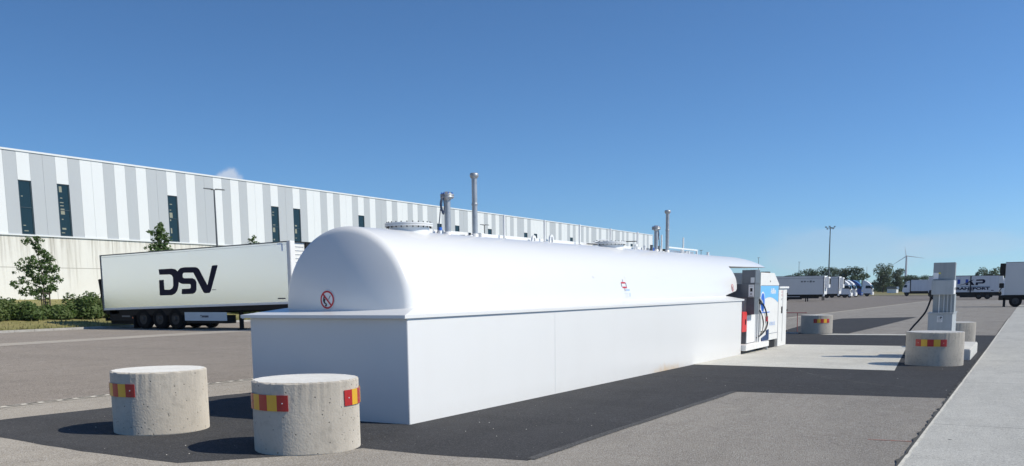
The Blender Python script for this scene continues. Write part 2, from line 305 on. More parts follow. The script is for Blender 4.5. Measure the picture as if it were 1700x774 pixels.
# ------------------------------------------------------------------ mesh helpers
ORGS = {}
class MB:
    """collects shapes and links them as ONE mesh object"""
    def __init__(s): s.v = []; s.f = []; s.mi = []; s.sm = []; s.mats = []
    def _m(s, m):
        if m not in s.mats: s.mats.append(m)
        return s.mats.index(m)
    def add(s, vs, fs, m, smooth=False):
        o = len(s.v); s.v += [tuple(v) for v in vs]; k = s._m(m)
        for f_ in fs: s.f.append([i+o for i in f_]); s.mi.append(k); s.sm.append(smooth)
    def box(s, x0, x1, y0, y1, z0, z1, m, bev=0):
        if bev <= 0:
            vs = [(x, y, z) for z in (z0, z1) for y in (y0, y1) for x in (x0, x1)]
            s.add(vs, [(0, 2, 3, 1), (4, 5, 7, 6), (0, 1, 5, 4), (2, 6, 7, 3), (0, 4, 6, 2), (1, 3, 7, 5)], m); return
        bm = bmesh.new(); bmesh.ops.create_cube(bm, size=1)
        for v in bm.verts: v.co = Vector(((x0+x1)/2+v.co.x*(x1-x0), (y0+y1)/2+v.co.y*(y1-y0), (z0+z1)/2+v.co.z*(z1-z0)))
        bmesh.ops.bevel(bm, geom=bm.edges[:], offset=bev, segments=2, affect='EDGES')
        bm.verts.index_update(); s.add([v.co[:] for v in bm.verts], [[v.index for v in q.verts] for q in bm.faces], m); bm.free()
    def prism(s, poly, m, axis, a, b):
        """extrude a 2D polygon along axis between a and b. axis 'y': poly=(x,z); 'x': (y,z); 'z': (x,y)"""
        n = len(poly)
        def P(p, t): return {'y': (p[0], t, p[1]), 'x': (t, p[0], p[1]), 'z': (p[0], p[1], t)}[axis]
        vs = [P(p, a) for p in poly]+[P(p, b) for p in poly]
        s.add(vs, [list(range(n)), list(range(2*n-1, n-1, -1))]+[(i, (i+1) % n, n+(i+1) % n, n+i) for i in range(n)], m)
    def rev(s, prof, c, m, seg=32, axis='z', smooth=True, cap=True):
        """revolve (r, h) profile about an axis through c"""
        vs = []; n = len(prof)
        for k in range(seg):
            a = 2*math.pi*k/seg
            for (rr, h) in prof:
                p = (rr*math.cos(a), rr*math.sin(a), h)
                if axis == 'y': p = (p[0], p[2], p[1])
                if axis == 'x': p = (p[2], p[0], p[1])
                vs.append((c[0]+p[0], c[1]+p[1], c[2]+p[2]))
        fs = [(k*n+i, ((k+1) % seg)*n+i, ((k+1) % seg)*n+i+1, k*n+i+1) for k in range(seg) for i in range(n-1)]
        s.add(vs, fs, m, smooth)
        if cap:
            for i in (0, n-1):
                if prof[i][0] > 1e-6: s.add([vs[k*n+i] for k in range(seg)], [list(range(seg))], m)
    def cyl(s, p0, p1, r_, m, r1=None, seg=12, cap=True, smooth=True):
        p0 = Vector(p0); p1 = Vector(p1); r1 = r_ if r1 is None else r1; d = (p1-p0).normalized()
        a = d.orthogonal().normalized(); b = d.cross(a); vs = []
        for k in range(seg):
            t = 2*math.pi*k/seg; q = a*math.cos(t)+b*math.sin(t); vs += [p0+q*r_, p1+q*r1]
        s.add(vs, [(2*k, 2*((k+1) % seg), 2*((k+1) % seg)+1, 2*k+1) for k in range(seg)], m, smooth)
        if cap: s.add([vs[2*k] for k in range(seg)], [list(range(seg))], m); s.add([vs[2*k+1] for k in range(seg)], [list(range(seg))], m)
    def tube(s, pts, r_, m, seg=8, sub=6):
        P = [Vector(p) for p in pts]
        if sub > 1:
            Q = []
            for i in range(len(P)-1):
                p0 = P[max(i-1, 0)]; p1 = P[i]; p2 = P[i+1]; p3 = P[min(i+2, len(P)-1)]
                for k in range(sub):
                    t = k/sub; Q.append(.5*((2*p1)+(p2-p0)*t+(2*p0-5*p1+4*p2-p3)*t*t+(3*p1-p0-3*p2+p3)*t**3))
            Q.append(P[-1]); P = Q
        vs = []; n = len(P); up = None
        for i, p in enumerate(P):
            d = (P[min(i+1, n-1)]-P[max(i-1, 0)]).normalized()
            a = d.orthogonal().normalized() if up is None else (up-d*up.dot(d)).normalized(); up = a; b = d.cross(a)
            rr = r_(i/(n-1)) if callable(r_) else r_
            for k in range(seg):
                t = 2*math.pi*k/seg; vs.append(p+(a*math.cos(t)+b*math.sin(t))*rr)
        fs = [(i*seg+k, i*seg+(k+1) % seg, (i+1)*seg+(k+1) % seg, (i+1)*seg+k) for i in range(n-1) for k in range(seg)]
        s.add(vs, fs+[list(range(seg)), list(range((n-1)*seg, n*seg))], m, True)
    def build_each(s, name, parent=None, org=None):
        """link every separate piece as an object of its own"""
        key = {}; par = {}
        def find(a):
            while par[a] != a: par[a] = par[par[a]]; a = par[a]
            return a
        ids = []
        for v in s.v:
            q = (round(v[0], 5), round(v[1], 5), round(v[2], 5)); i = key.setdefault(q, len(key)); par.setdefault(i, i); ids.append(i)
        for f_ in s.f:
            r0_ = find(ids[f_[0]])
            for j in f_[1:]: par[find(ids[j])] = r0_
        parts = {}
        for k, f_ in enumerate(s.f): parts.setdefault(find(ids[f_[0]]), []).append(k)
        res = []
        for ks in parts.values():
            m = MB(); mp = {}
            for k in ks:
                ff = []
                for j in s.f[k]:
                    if j not in mp: mp[j] = len(m.v); m.v.append(s.v[j])
                    ff.append(mp[j])
                m.f.append(ff); m.mi.append(m._m(s.mats[s.mi[k]])); m.sm.append(s.sm[k])
            res.append(m.build(name, parent, org))
        return res[0]
    def build(s, name, parent=None, org=None):
        vs = s.v
        if org is None and parent is not None: org = ORGS.get(parent.name)
        if org is not None: vs = [(a-org[0], b-org[1], c-org[2]) for a, b, c in vs]
        me = bpy.data.meshes.new(name); me.from_pydata(vs, [], s.f)
        for m in s.mats: me.materials.append(m)
        me.polygons.foreach_set('material_index', s.mi); me.polygons.foreach_set('use_smooth', s.sm)
        me.update()
        o = bpy.data.objects.new(name, me); C.objects.link(o)
        if parent: o.parent = parent
        if org is not None: ORGS[o.name] = org
        return o
def fixn(o):
    bm = bmesh.new(); bm.from_mesh(o.data); bmesh.ops.recalc_face_normals(bm, faces=bm.faces[:]); bm.to_mesh(o.data); bm.free(); return o
def tag(o, label=None, cat=None, group=None, kind=None):
    if label: o['label'] = label
    if cat: o['category'] = cat
    if group: o['group'] = group
    if kind: o['kind'] = kind
    return o
def thing(name, label, cat, loc=(0, 0, 0), rotz=0, group=None):
    o = bpy.data.objects.new(name, None); C.objects.link(o); o.location = loc; o.rotation_euler = (0, 0, rotz); o.empty_display_size = .3
    return tag(o, label, cat, group)
def copy_tree(o, parent=None):
    c = o.copy(); C.objects.link(c); c.parent = parent
    for ch in [q for q in bpy.data.objects if q.parent == o]: copy_tree(ch, c)
    return c
def text_mesh(s, size, m, name, parent, bold=.0, xs=1, place=lambda x, y: (x, 0, y), align='LEFT'):
    cu = bpy.data.curves.new('txt', 'FONT'); cu.body = s; cu.size = size; cu.align_x = align; cu.offset = bold; cu.resolution_u = 3
    o = bpy.data.objects.new('txt', cu); C.objects.link(o); bpy.context.view_layer.update()
    me = bpy.data.meshes.new_from_object(o.evaluated_get(bpy.context.evaluated_depsgraph_get()))
    bpy.data.objects.remove(o); me.name = name
    for v in me.vertices: v.co = place(v.co.x*xs, v.co.y)
    me.materials.clear(); me.materials.append(m)
    q = bpy.data.objects.new(name, me); C.objects.link(q); q.parent = parent
    return q

def gx(x, y):
    """the yard falls gently away, but stays level along the warehouse side near the lettered trailer"""
    c = lambda v: max(0, min(1, v))
    return gz(y)*(1-(1-c((x+30)/10))*(1-c((y-45)/40)))
def gz(y):
    if y <= 9: return 0
    if y <= 30: return -.15*(y-9)/21
    if y <= 170: return -.15-.4*(y-30)/140
    return -.55

# ------------------------------------------------------------------ ground and paving (structure)
def sheet(name, poly, m, lift, wob=0, step=.35):
    """a flat sheet following the fall of the yard, its outline roughened by wob metres"""
    pts = []
    if wob:
        rnd = random.Random(len(name)*7)
        for i in range(len(poly)):
            a = Vector(poly[i]); b = Vector(poly[(i+1) % len(poly)]); n = max(1, int((b-a).length/step)); nn = Vector((-(b-a).y, (b-a).x)).normalized()
            ph = rnd.random()*9
            for k in range(n):
                t = k/n; w = 0 if k == 0 else wob*(.25*math.sin(ph+k*.9)+.3*math.sin(ph*2+k*2.1)+rnd.uniform(-.8, .8))
                pts.append((a+(b-a)*t+nn*w))
    else: pts = [Vector(p) for p in poly]
    bm = bmesh.new(); vs = [bm.verts.new((p.x, p.y, 0)) for p in pts]
    if wob:
        for tri in tessellate_polygon([[Vector((p.x, p.y, 0)) for p in pts]]): bm.faces.new([vs[i] for i in tri])
    else: bm.faces.new(vs)
    for yy in (9, 20, 30, 45, 55, 65, 75, 85, 170):
        bmesh.ops.bisect_plane(bm, geom=bm.verts[:]+bm.edges[:]+bm.faces[:], plane_co=(0, yy, 0), plane_no=(0, 1, 0))
    if min(p.x for p in pts) < -20:
        for xx in (-30, -27.5, -25, -22.5, -20):
            bmesh.ops.bisect_plane(bm, geom=bm.verts[:]+bm.edges[:]+bm.faces[:], plane_co=(xx, 0, 0), plane_no=(1, 0, 0))
    for v in bm.verts: v.co.z = gx(v.co.x, v.co.y)+lift
    bmesh.ops.recalc_face_normals(bm, faces=bm.faces[:])
    if sum(f_.normal.z for f_ in bm.faces) < 0: bmesh.ops.reverse_faces(bm, faces=bm.faces[:])
    me = bpy.data.meshes.new(name); bm.to_mesh(me); bm.free(); me.materials.append(m)
    o = bpy.data.objects.new(name, me); C.objects.link(o); o['kind'] = 'structure'; return o
sheet('ground', [(-2500, -1200), (2500, -1200), (2500, 3350), (-2500, 3350)], m_asphalt, 0)
sheet('field', [(-2500, 262), (2500, 262), (2500, 3345), (-2500, 3345)], m_field, .06)
sheet('road', [(-700, 282), (400, 282), (400, 290), (-700, 290)], m_joint, .064)
sheet('asphalt_lane', [(-13.1, -40), (-.95, -40), (-.95, 160), (-13.1, 160)], m_lane, .002)
sheet('asphalt_patch', [(-11.9, 6.75), (-10.5, 6.5), (-8.6, 6.25), (-7.1, 6.2), (-6.35, 7.0), (-6.0, 7.66), (-5.2, 7.62), (-4.1, 7.74), (-4.08, 11), (-4.05, 14.85), (-.95, 15.15), (-.95, 38), (-6.1, 38.3), (-6.0, 46), (-5.98, 63), (-9.8, 59), (-9.7, 47.5), (-9.2, 42), (-8.6, 38.3), (-11.25, 36), (-11.25, 12)], m_patch, .004, .02)
sheet('concrete_slab', [(-11.1, 20.6), (-2.3, 20.25), (-3.1, 30.1), (-11.1, 29.9)], m_slab, .009)
sheet('quay_apron', [(-.95, -40), (40, -40), (40, 110), (-.9, 110)], m_quay, .012)
m_seam = ground_mat('seam_asphalt', (.085, .085, .086), (.11, .108, .106), (.03, .03, .03), (.2, .2, .2))
sheet('patch_seam', [(-4.16, 7.82), (-4.055, 7.80), (-4.03, 14.86), (-4.14, 14.9)], m_seam, .008, .012)
sheet('apron_edge', [(-.95, -40), (-.915, -40), (-.915, 60), (-.95, 60)], mat('worn_concrete_edge', (.66, .645, .585), .9, noise=[(6, .8, (.45, .44, .40)), (30, .6, (.55, .54, .5))]), .0130, .01, .2)
# tyre scuffs curving over the fresh asphalt, holes and stains in the apron
sc = MB(); rnd = random.Random(31); m_scuff = mat('tyre_scuff', (.10, .10, .10), .9, noise=[(9, .9, (.05, .051, .053)), (40, .6, (.05, .05, .05))])
for cx, cy, rr_, a0, a1, w_ in ((-6.2, 12.5, 4.2, 15, 75, .05), (-6.0, 12.3, 4.4, 20, 70, .03), (-9.5, 9.0, 9.5, 22, 50, .05), (-9.3, 8.8, 9.9, 24, 48, .03), (2, 22, 6.5, 190, 235, .05), (2.2, 22.2, 6.9, 195, 232, .03), (-5, 28, 10, 250, 275, .05), (-4.8, 28.1, 10.5, 248, 272, .04)):
    n_ = 24
    for i in range(n_):
        if rnd.random() < .25: continue
        q0, q1 = R(a0+(a1-a0)*i/n_), R(a0+(a1-a0)*(i+1)/n_); ww = w_*rnd.uniform(.3, 1)
        pp = [(cx+(rr_+s1)*math.cos(q), cy+(rr_+s1)*math.sin(q)) for q, s1 in ((q0, -ww/2), (q0, ww/2), (q1, ww/2), (q1, -ww/2))]
        if all(-6.4 < p[0] < -1.05 and 7.9 < p[1] < 19.8 and not (p[0] > -4.2 and p[1] < 15.2) for p in pp): sc.add([(p[0], p[1], gz(p[1])+.0068) for p in pp], [(0, 1, 2, 3)], m_scuff)
tag(sc.build('tyre_scuffs'), kind='structure')
ap = MB(); m_hole = mat('apron_hole', (.06, .058, .055), .9)
for i in range(46):
    x, yy = rnd.uniform(-.75, 2.2), rnd.uniform(9, 34); a_, b_ = rnd.uniform(.008, .03), rnd.uniform(.006, .02); n_ = 9
    ap.add([(x+a_*math.cos(6.283*k/n_)*rnd.uniform(.6, 1.2), yy+b_*math.sin(6.283*k/n_)*rnd.uniform(.6, 1.2), gz(yy)+.0145) for k in range(n_)], [list(range(n_))], m_hole)
tag(ap.build('apron_marks'), kind='structure')
# broken dark edge between asphalt and apron
e = MB(); rnd = random.Random(5); y = -2; p0 = .03
while y < 60:
    w = rnd.choice((.008, .012, .02, .03, .05)); st = rnd.uniform(.07, .2); e.add([(-.95-p0, y, gz(y)+.0145), (-.945, y, gz(y)+.0145), (-.945, y+st, gz(y+st)+.0145), (-.95-w, y+st, gz(y+st)+.0145)], [(0, 1, 2, 3)], m_kerbdark); y += st; p0 = w
tag(e.build('joint_seal'), kind='structure')
sheet('joint_strip', [(-30.75, -20), (-29.0, -20), (-30.2, 31), (-33.5, 160), (-35.2, 160), (-31.9, 31)], m_joint, .006, .03, 2)
sheet('painted_line', [(-1.42, 10.43), (-.99, 10.47), (-.99, 10.50), (-1.42, 10.455)], mat('faded_red_paint', (.45, .16, .12), .9, noise=[(20, .8, (.2, .16, .14))]), .0065)
sheet('far_joint', [(-60, 258), (60, 258), (60, 259.5), (-60, 259.5)], m_kerbdark, .05)

# slot drain: two pale kerbs with a chain of dark slots
d = MB(); y = -12
m_drain = mat('drain_concrete', (.64, .60, .51), .9, noise=[(3, .5, (.5, .47, .4))]); m_slot = mat('drain_slot', (.10, .095, .085), .9)
while y < 150:
    y2 = y+3
    d.add([(-13.28, y, gz(y)+.008), (-13.10, y, gz(y)+.008), (-13.10, y2, gz(y2)+.008), (-13.28, y2, gz(y2)+.008)], [(0, 1, 2, 3)], m_drain)
    if y < 60:
        for k in range(10):
            a = y+.3*k+.03; b = a+.20; sh = .02 if k % 2 else -.02
            d.add([(-13.225+sh, a, gz(a)+.012), (-13.155+sh, a, gz(a)+.012), (-13.155-sh, b, gz(b)+.012), (-13.225-sh, b, gz(b)+.012)], [(0, 1, 2, 3)], m_slot)
    y = y2
tag(d.build('drain_channel'), 'pale concrete slot drain running along the asphalt yard', 'drain')

# grass bank rising to the warehouse, and its kerb
g = MB(); xs = [-41.32, -42, -44, -46, -49, -53, -60.2]; zs = [.06, .12, .28, .42, .62, .95, 1.47]
ys = list(range(-60, 170, 2)); rnd = random.Random(3); vs = []
for yy in ys:
    for i, x in enumerate(xs): vs.append((x, yy, gx(-42, yy)*(1-i/len(xs))+zs[i]+(rnd.uniform(-.04, .04) if 0 < i < 6 else 0)))
n = len(xs); g.add(vs, [(i*n+j, i*n+j+1, (i+1)*n+j+1, (i+1)*n+j) for i in range(len(ys)-1) for j in range(n-1)], m_grass, True)
tag(fixn(g.build('grass_bank')), kind='structure')
k = MB(); y = -60
while y < 168:
    k.box(-41.34, -41.2, y+.006, y+.994, gx(-42, y)-.1, gx(-42, y)+.11, m_kerb); y += 1
tag(k.build('kerb'), kind='structure')

# tufts of grass by the kerb
t_ = MB(); rnd = random.Random(11)
for i in range(5200):
    yy = rnd.uniform(22, 60); x = rnd.choice((rnd.uniform(-41.7, -41.35), rnd.uniform(-60, -41.4), rnd.uniform(-44.5, -41.4)))
    zz = .06
    for j in range(n-1):
        if xs[j+1] <= x <= xs[j]: tt = (x-xs[j])/(xs[j+1]-xs[j]); zz = (gx(-42, yy)*(1-j/n)+zs[j])*(1-tt)+(gx(-42, yy)*(1-(j+1)/n)+zs[j+1])*tt
    a = rnd.uniform(0, 3.1); w = .03; h = rnd.uniform(.05, .2); dx, dy = math.cos(a)*w, math.sin(a)*w
    t_.add([(x-dx, yy-dy, zz-.02), (x+dx, yy+dy, zz-.02), (x+rnd.uniform(-.05, .05), yy+rnd.uniform(-.05, .05), zz+h)], [(0, 1, 2)], m_grass)
tag(t_.build('grass_tufts'), 'dry grass growing on the bank by the kerb', 'grass', kind='stuff')

# loose gravel on the fresh asphalt
gr = MB(); rnd = random.Random(23); m_stone = mat('pale_gravel', (.45, .43, .4), .9)
for i in range(150):
    if i < 40: x, yy = rnd.uniform(-8, -4.2), rnd.uniform(7.7, 11)
    elif i < 70: x, yy = rnd.uniform(-11, -6), rnd.uniform(6.2, 8.5)
    else: x, yy = rnd.uniform(-6.4, -1), rnd.uniform(7, 22)
    s_ = rnd.choice((.003, .004, .004, .005, .009)); c = Vector((x, yy, gz(yy)+.006))
    gr.add([c+Vector((s_, 0, 0)), c+Vector((0, s_*1.2, 0)), c+Vector((-s_, 0, 0)), c+Vector((0, -s_, 0)), c+Vector((0, 0, s_))], [(0, 1, 4), (1, 2, 4), (2, 3, 4), (3, 0, 4)], m_stone)
tag(gr.build('gravel'), 'loose pale gravel scattered over the fresh asphalt', 'gravel', kind='stuff')

# ------------------------------------------------------------------ warehouse
wh = thing('warehouse', 'long white and grey striped warehouse on a stained concrete base wall', 'warehouse', (-60, 100, 1.4))
ORG = (-60, 100, 1.4)
XW = -60; ZB, ZT = 5.86, 11.45; YE = 162.2
b = MB(); b.box(-95, XW-.05, -60, YE, 1.0, ZB-.02, m_wall); o = b.build('base_wall', wh, ORG)
# joints of the base wall panels
b = MB(); y = -58
m_wj = mat('wall_joint', (.30, .29, .26), .9)
while y < YE: b.box(XW-.052, XW-.047, y, y+.03, 1.1, ZB-.05, m_wj); y += 4.8
b.box(XW-.052, XW-.046, -60, YE, 3.62, 3.655, m_wj); b.build('wall_joints', o)
wins = [40.53, 43.4, 53.05, 64.6, 67.5, 77.15, 91.6, 95.9, 103.2, 112.8, 115.7, 127.3, 136.9, 139.8, 151.3, 160.9]
wins = [Y0W+MOD*round((w-Y0W)/MOD) for w in wins]
widx = {round((w-Y0W)/MOD) for w in wins}
cells = []; i = 0; grey = True; k = 0; seq = SEQ*3
while Y0W+i*MOD < YE and k < len(seq):
    cells += [grey]*seq[k]; i += seq[k]; grey = not grey; k += 1
cells_neg = []; grey = False; rnd = random.Random(2)
for q in range(60):
    n_ = rnd.choice((1, 1, 2)); cells_neg += [grey]*n_; grey = not grey
b = MB()
def panel(y0, y1, gcol, z0=ZB, z1=ZT-.12):
    m = m_cl_grey if gcol else m_cl_white
    b.box(XW-.12, XW, y0+.006, y1-.006, z0, z1, m)
for i, gc in enumerate(cells):
    y0 = Y0W+i*MOD; y1 = min(y0+MOD, YE)
    if y1-y0 < .1: continue
    if i in widx: panel(y0, y1, False, 9.46)
    else: panel(y0, y1, gc)
for i, gc in enumerate(cells_neg[:100]): panel(Y0W-(i+1)*MOD, Y0W-i*MOD, gc)
b.box(-95, XW-.125, -60, YE, ZB-.02, ZT-.15, m_clseam)
b.build('cladding', wh, ORG)
b = MB(); b.box(-95.2, XW+.06, -60, YE+.05, ZT-.12, ZT, m_cl_white); b.box(XW-.04, XW+.05, -60, YE, ZB-.10, ZB-.004, m_cl_white); b.build('roof_trim', wh, ORG)
m_lit = mat('pale_blind_behind_glass', (.24, .25, .20), .6)
for w in wins:
    fr = MB(); y0, y1, z0, z1 = w+.02, w+MOD-.02, ZB+.01, 9.45
    for a in ((y0, y0+.05, z0, z1), (y1-.05, y1, z0, z1), (y0+.05, y1-.05, z0, z0+.05), (y0+.05, y1-.05, z1-.05, z1), (y0+.05, y1-.05, (z0+z1)/2-.02, (z0+z1)/2+.02)):
        fr.box(XW-.11, XW-.04, a[0], a[1], a[2], a[3], m_winframe)
    fo = fr.build('window', wh, ORG)
    p = MB(); p.box(XW-.10, XW-.075, y0+.051, y1-.051, z0+.051, z1-.051, m_glass)
    rnd = random.Random(int(w*10))
    if w < 70:      # pale things seen behind the glass
        z = z0+.2
        while z < z1-.5:
            hh = rnd.choice((.06, .06, .12, .4)); ww = rnd.uniform(.12, .33); yy = y0+.14+rnd.uniform(0, .08)
            if rnd.random() < .62: p.add([(XW-.0735, yy, z), (XW-.0735, yy+ww, z), (XW-.0735, yy+ww*.95, z+hh), (XW-.0735, yy, z+hh)], [(0, 1, 2, 3)], m_lit)
            z += hh+rnd.uniform(.08, .4)
    p.build('pane', fo)

# ------------------------------------------------------------------ the storage tank
TK = (-7.85, 16.8, -.1)
tank = thing('fuel_tank', 'large white half-round fuel storage tank standing on a boxed base', 'tank', TK)
XL, XR, YF, YB = -9.115, -6.5626, 9.312, 24.42
b = MB()
b.box(XL, XR, YF, YB, -.25, 1.293, m_tank, .006)
b.box(XR+.0005, XR+.0018, 13.35, 13.356, -.1, 1.27, m_steel)
b.build('base_box', tank, TK)
# sloping ledge with a turned-down lip
b = MB()
x0, x1, y0, y1 = XL-.085, XR+.03, YF-.085, YB+.13; z0, z1, z2 = 1.296, 1.336, 1.425
xi0, xi1, yi0, yi1 = -7.85-1.03, -7.85+1.03, 9.88, 23.9
v = [(x0, y0, z0), (x1, y0, z0), (x1, y1, z0), (x0, y1, z0), (x0, y0, z1), (x1, y0, z1), (x1, y1, z1), (x0, y1, z1), (xi0, yi0, z2), (xi1, yi0, z2), (xi1, yi1, z2), (xi0, yi1, z2)]
b.add(v, [(3, 2, 1, 0), (0, 1, 5, 4), (1, 2, 6, 5), (2, 3, 7, 6), (3, 0, 4, 7), (4, 5, 9, 8), (5, 6, 10, 9), (6, 7, 11, 10), (7, 4, 8, 11), (8, 9, 10, 11)], m_tank)
b.build('ledge', tank, TK)
RT = 1.03
def zc(y): return 1.44+.004*(y-9.85)
def zcut(y): return 2.205+.012*(y-25)
b = MB(); NA = 128; A0, A1 = R(-90), R(270)
angs = [A0+(A1-A0)*i/NA for i in range(NA+1)]
rk = .13; rings = []
phi1 = R(70); rs = (RT-rk+rk*math.cos(phi1))/math.sin(R(90)-phi1) if False else None
rho1 = RT-rk+rk*math.cos(phi1); yk = 9.85-rk*math.sin(phi1)
Rs = rho1/math.sin(R(90)-phi1)
for i in range(1, 15):
    th = (R(90)-phi1)*i/14; rings.append((Rs*math.sin(th), yk-(Rs*math.cos(th)-Rs*math.cos(R(90)-phi1))))
for i in range(1, 9):
    ph = phi1*(1-i/8); rings.append((RT-rk+rk*math.cos(ph), 9.85-rk*math.sin(ph)))
def yend(a):
    z = zc(25)+RT*math.sin(a)
    if z < 1.56: return 23.85+(24.83-23.85)*max(0, (z-1.45))/.11
    return 24.83+.15*min(1, (z-1.56)/.3)
vs = [(-7.85, yk-(Rs-Rs*math.cos(R(90)-phi1)), zc(9.5))]
for rho, y in rings: vs += [(-7.85+rho*math.cos(a), y, zc(9.85)+rho*math.sin(a)) for a in angs]
NL = 40
for j in range(1, NL+1):
    for a in angs: y = 9.85+(yend(a)-9.85)*j/NL; vs.append((-7.85+RT*math.cos(a), y, zc(y)+RT*math.sin(a)))
nr = len(rings)+NL; w = NA+1
fs = [(0, 1+i+1, 1+i) for i in range(NA)]
fs += [(1+j*w+i, 1+j*w+i+1, 1+(j+1)*w+i+1, 1+(j+1)*w+i) for j in range(nr-1) for i in range(NA)]
b.add(vs, fs, m_tank, True)
shell = fixn(b.build('tank_shell', tank, TK))
b = MB(); b.prism([(-7.85+1.0*math.cos(a), zc(23.8)+1.0*math.sin(a)) for a in angs], m_tank, 'y', 23.75, 23.79); b.build('rear_bulkhead', tank, TK)
# hood: the upper part of the shell carried on over the dispensers
b = MB(); NH = 40; vs = []; hy = [24.97, 25.3, 26, 27]+[27.3+3.45*math.sin(R(90)*i/20) for i in range(0, 20)]
hr = []
for y in hy:
    q = 1 if y <= 27.3 else math.sqrt(max(0, 1-((y-27.3)/5.5)**2)); rr = RT*q; s_ = (zcut(y)-zc(y))/rr
    if s_ >= .999: break
    hr.append(y); a0 = math.asin(s_)
    vs += [(-7.85+rr*math.cos(a0+(math.pi-2*a0)*i/NH), y, zc(y)+rr*math.sin(a0+(math.pi-2*a0)*i/NH)) for i in range(NH+1)]
w = NH+1
b.add(vs, [(j*w+i, j*w+i+1, (j+1)*w+i+1, (j+1)*w+i) for j in range(len(hr)-1) for i in range(NH)], m_tank, True)
b.add(vs, [(j*w, (j+1)*w, (j+1)*w+NH, j*w+NH) for j in range(len(hr)-1)]+[list(range((len(hr)-1)*w, len(hr)*w)), list(range(w))], m_tank)
b.build('hood', tank, TK)
def top(y): return zc(y)+RT-.004

def manhole(y, rf, rn, zt, name, nb, extra=False):
    b = MB(); b.rev([(rn, zt-.35), (rn, zt-.045)], (-7.85, y, 0), m_tank, 48); b.rev([(rf, zt-.048), (rf, zt-.026)], (-7.85, y, 0), m_tank, 48, smooth=False)
    b.rev([(rf, zt-.022), (rf, zt)], (-7.85, y, 0), m_tank, 48, smooth=False); b.rev([(rf-.015, zt-.027), (rf-.015, zt-.021)], (-7.85, y, 0), m_clseam, 48)
    o = b.build(name, tank, TK)
    c = MB()
    for i in range(nb):
        a = 2*math.pi*i/nb; x = -7.85+(rf-.03)*math.cos(a); yy = y+(rf-.03)*math.sin(a)
        c.cyl((x, yy, zt-.068), (x, yy, zt+.018), .008, m_dark, seg=6)
    c.build_each('flange_bolt', o)
    return o
manhole(11.25, .345, .29, 2.585, 'manhole', 24)
m2 = manhole(18.6, .36, .30, 2.615, 'manhole', 24)
c = MB(); c.box(-7.72, -7.5, 19.2, 19.28, 2.64, 2.655, m_dark); c.box(-7.86, -7.80, 17.45, 17.9, 2.53, 2.545, m_dark); c.tube([(-7.83, 17.5, 2.53), (-7.83, 17.9, 2.60), (-7.83, 18.1, 2.64), (-7.83, 18.5, 2.65)], .012, m_steel); c.build_each('lid_lever', m2)

def pipe(x, y, z0, z1, r_, capr, name='vent_pipe'):
    b = MB(); b.cyl((x, y, z0), (x, y, z1), r_, m_galv, seg=20)
    b.rev([(r_+.002, z1-.45), (r_+.006, z1-.44), (r_+.006, z1-.42), (r_+.002, z1-.41)], (x, y, 0), m_galv, 20)
    o = b.build(name, tank, TK)
    c = MB(); c.rev([(r_+.004, z1-.03), (capr*.8, z1-.02), (capr, z1+.005), (capr, z1+.035), (capr*.85, z1+.055), (0, z1+.062)], (x, y, 0), m_galv, 24); c.build('vent_cap', o)
    c = MB(); c.rev([(r_+.012, z0-.05), (r_+.012, z0+.055), (r_+.001, z0+.06)], (x, y, 0), m_tank, 20); c.build('pipe_collar', o)
    return o
def gauge(x, y, z0, z1, r_, fr, side=-1):
    b = MB(); b.cyl((x, y, z0), (x, y, z1-.06), r_, m_galv, seg=20); b.rev([(r_, z1-.10), (r_+.02, z1-.07), (r_+.02, z1-.055)], (x, y, 0), m_galv, 20)
    o = b.build('level_gauge_pipe', tank, TK)
    c = MB(); c.rev([(fr*.7, z1-.075), (fr, z1-.06), (fr, z1-.038), (fr*.96, z1-.036), (fr*.96, z1-.028), (fr, z1-.026), (fr, z1-.006), (fr*.7, z1), (fr*.45, z1+.03), (0, z1+.03)], (x, y, 0), m_galv, 24)
    for i in range(8):
        a = 2*math.pi*i/8; c.cyl((x+fr*.82*math.cos(a), y+fr*.82*math.sin(a), z1-.07), (x+fr*.82*math.cos(a), y+fr*.82*math.sin(a), z1+.02), .009, m_blue, seg=6)
    c.build('gauge_flange', o)
    c = MB(); c.rev([(r_+.014, z0-.05), (r_+.014, z0+.05), (r_+.001, z0+.055)], (x, y, 0), m_tank, 20); c.build('pipe_collar', o)
    c = MB(); s = side
    c.tube([(x, y+s*fr, z1-.0), (x, y+s*(fr+.04), z1-.12), (x, y+s*(fr+.09), z1-.25), (x, y+s*(fr+.12), z1-.4), (x, y+s*(fr+.17), z0+.06), (x, y+s*(fr+.22), z0)], .008, m_cable)
    for k_ in range(3):
        q = .02*k_; c.tube([(x, y+s*(fr*.6), z1), (x, y+s*(fr+.02+q), z1-.08), (x, y+s*(fr+.05+q), z1-.2), (x, y+s*(fr+.01), z1-.27-q), (x, y+s*(fr-.02), z1-.2), (x, y+s*fr, z1-.06)], .008, m_cable)
    c.build('coiled_cable', o)
gauge(-7.85, 12.28, top(12.3)-.01, 3.085, .047, .105)
pipe(-7.85, 13.09, top(13.1)-.01, 3.42, .043, .07)
gauge(-7.85, 21.45, top(21.4)-.01, 3.085, .047, .105, 1)
pipe(-7.85, 22.24, top(22.2)-.01, 3.47, .043, .075)
b = MB(); b.cyl((-7.85, 12.06, 2.45), (-7.85, 12.06, 2.53), .03, m_tank, seg=16); b.cyl((-7.85, 12.06, 2.53), (-7.85, 12.06, 2.575), .034, m_blue, seg=16); b.build('capped_fitting', tank, TK)
b = MB(); b.cyl((-7.85, 12.68, 2.44), (-7.85, 12.68, 2.485), .05, m_dark, seg=16); b.cyl((-7.85, 12.68, 2.485), (-7.85, 12.68, 2.49), .055, m_dark, seg=16); b.build('capped_fitting', tank, TK)
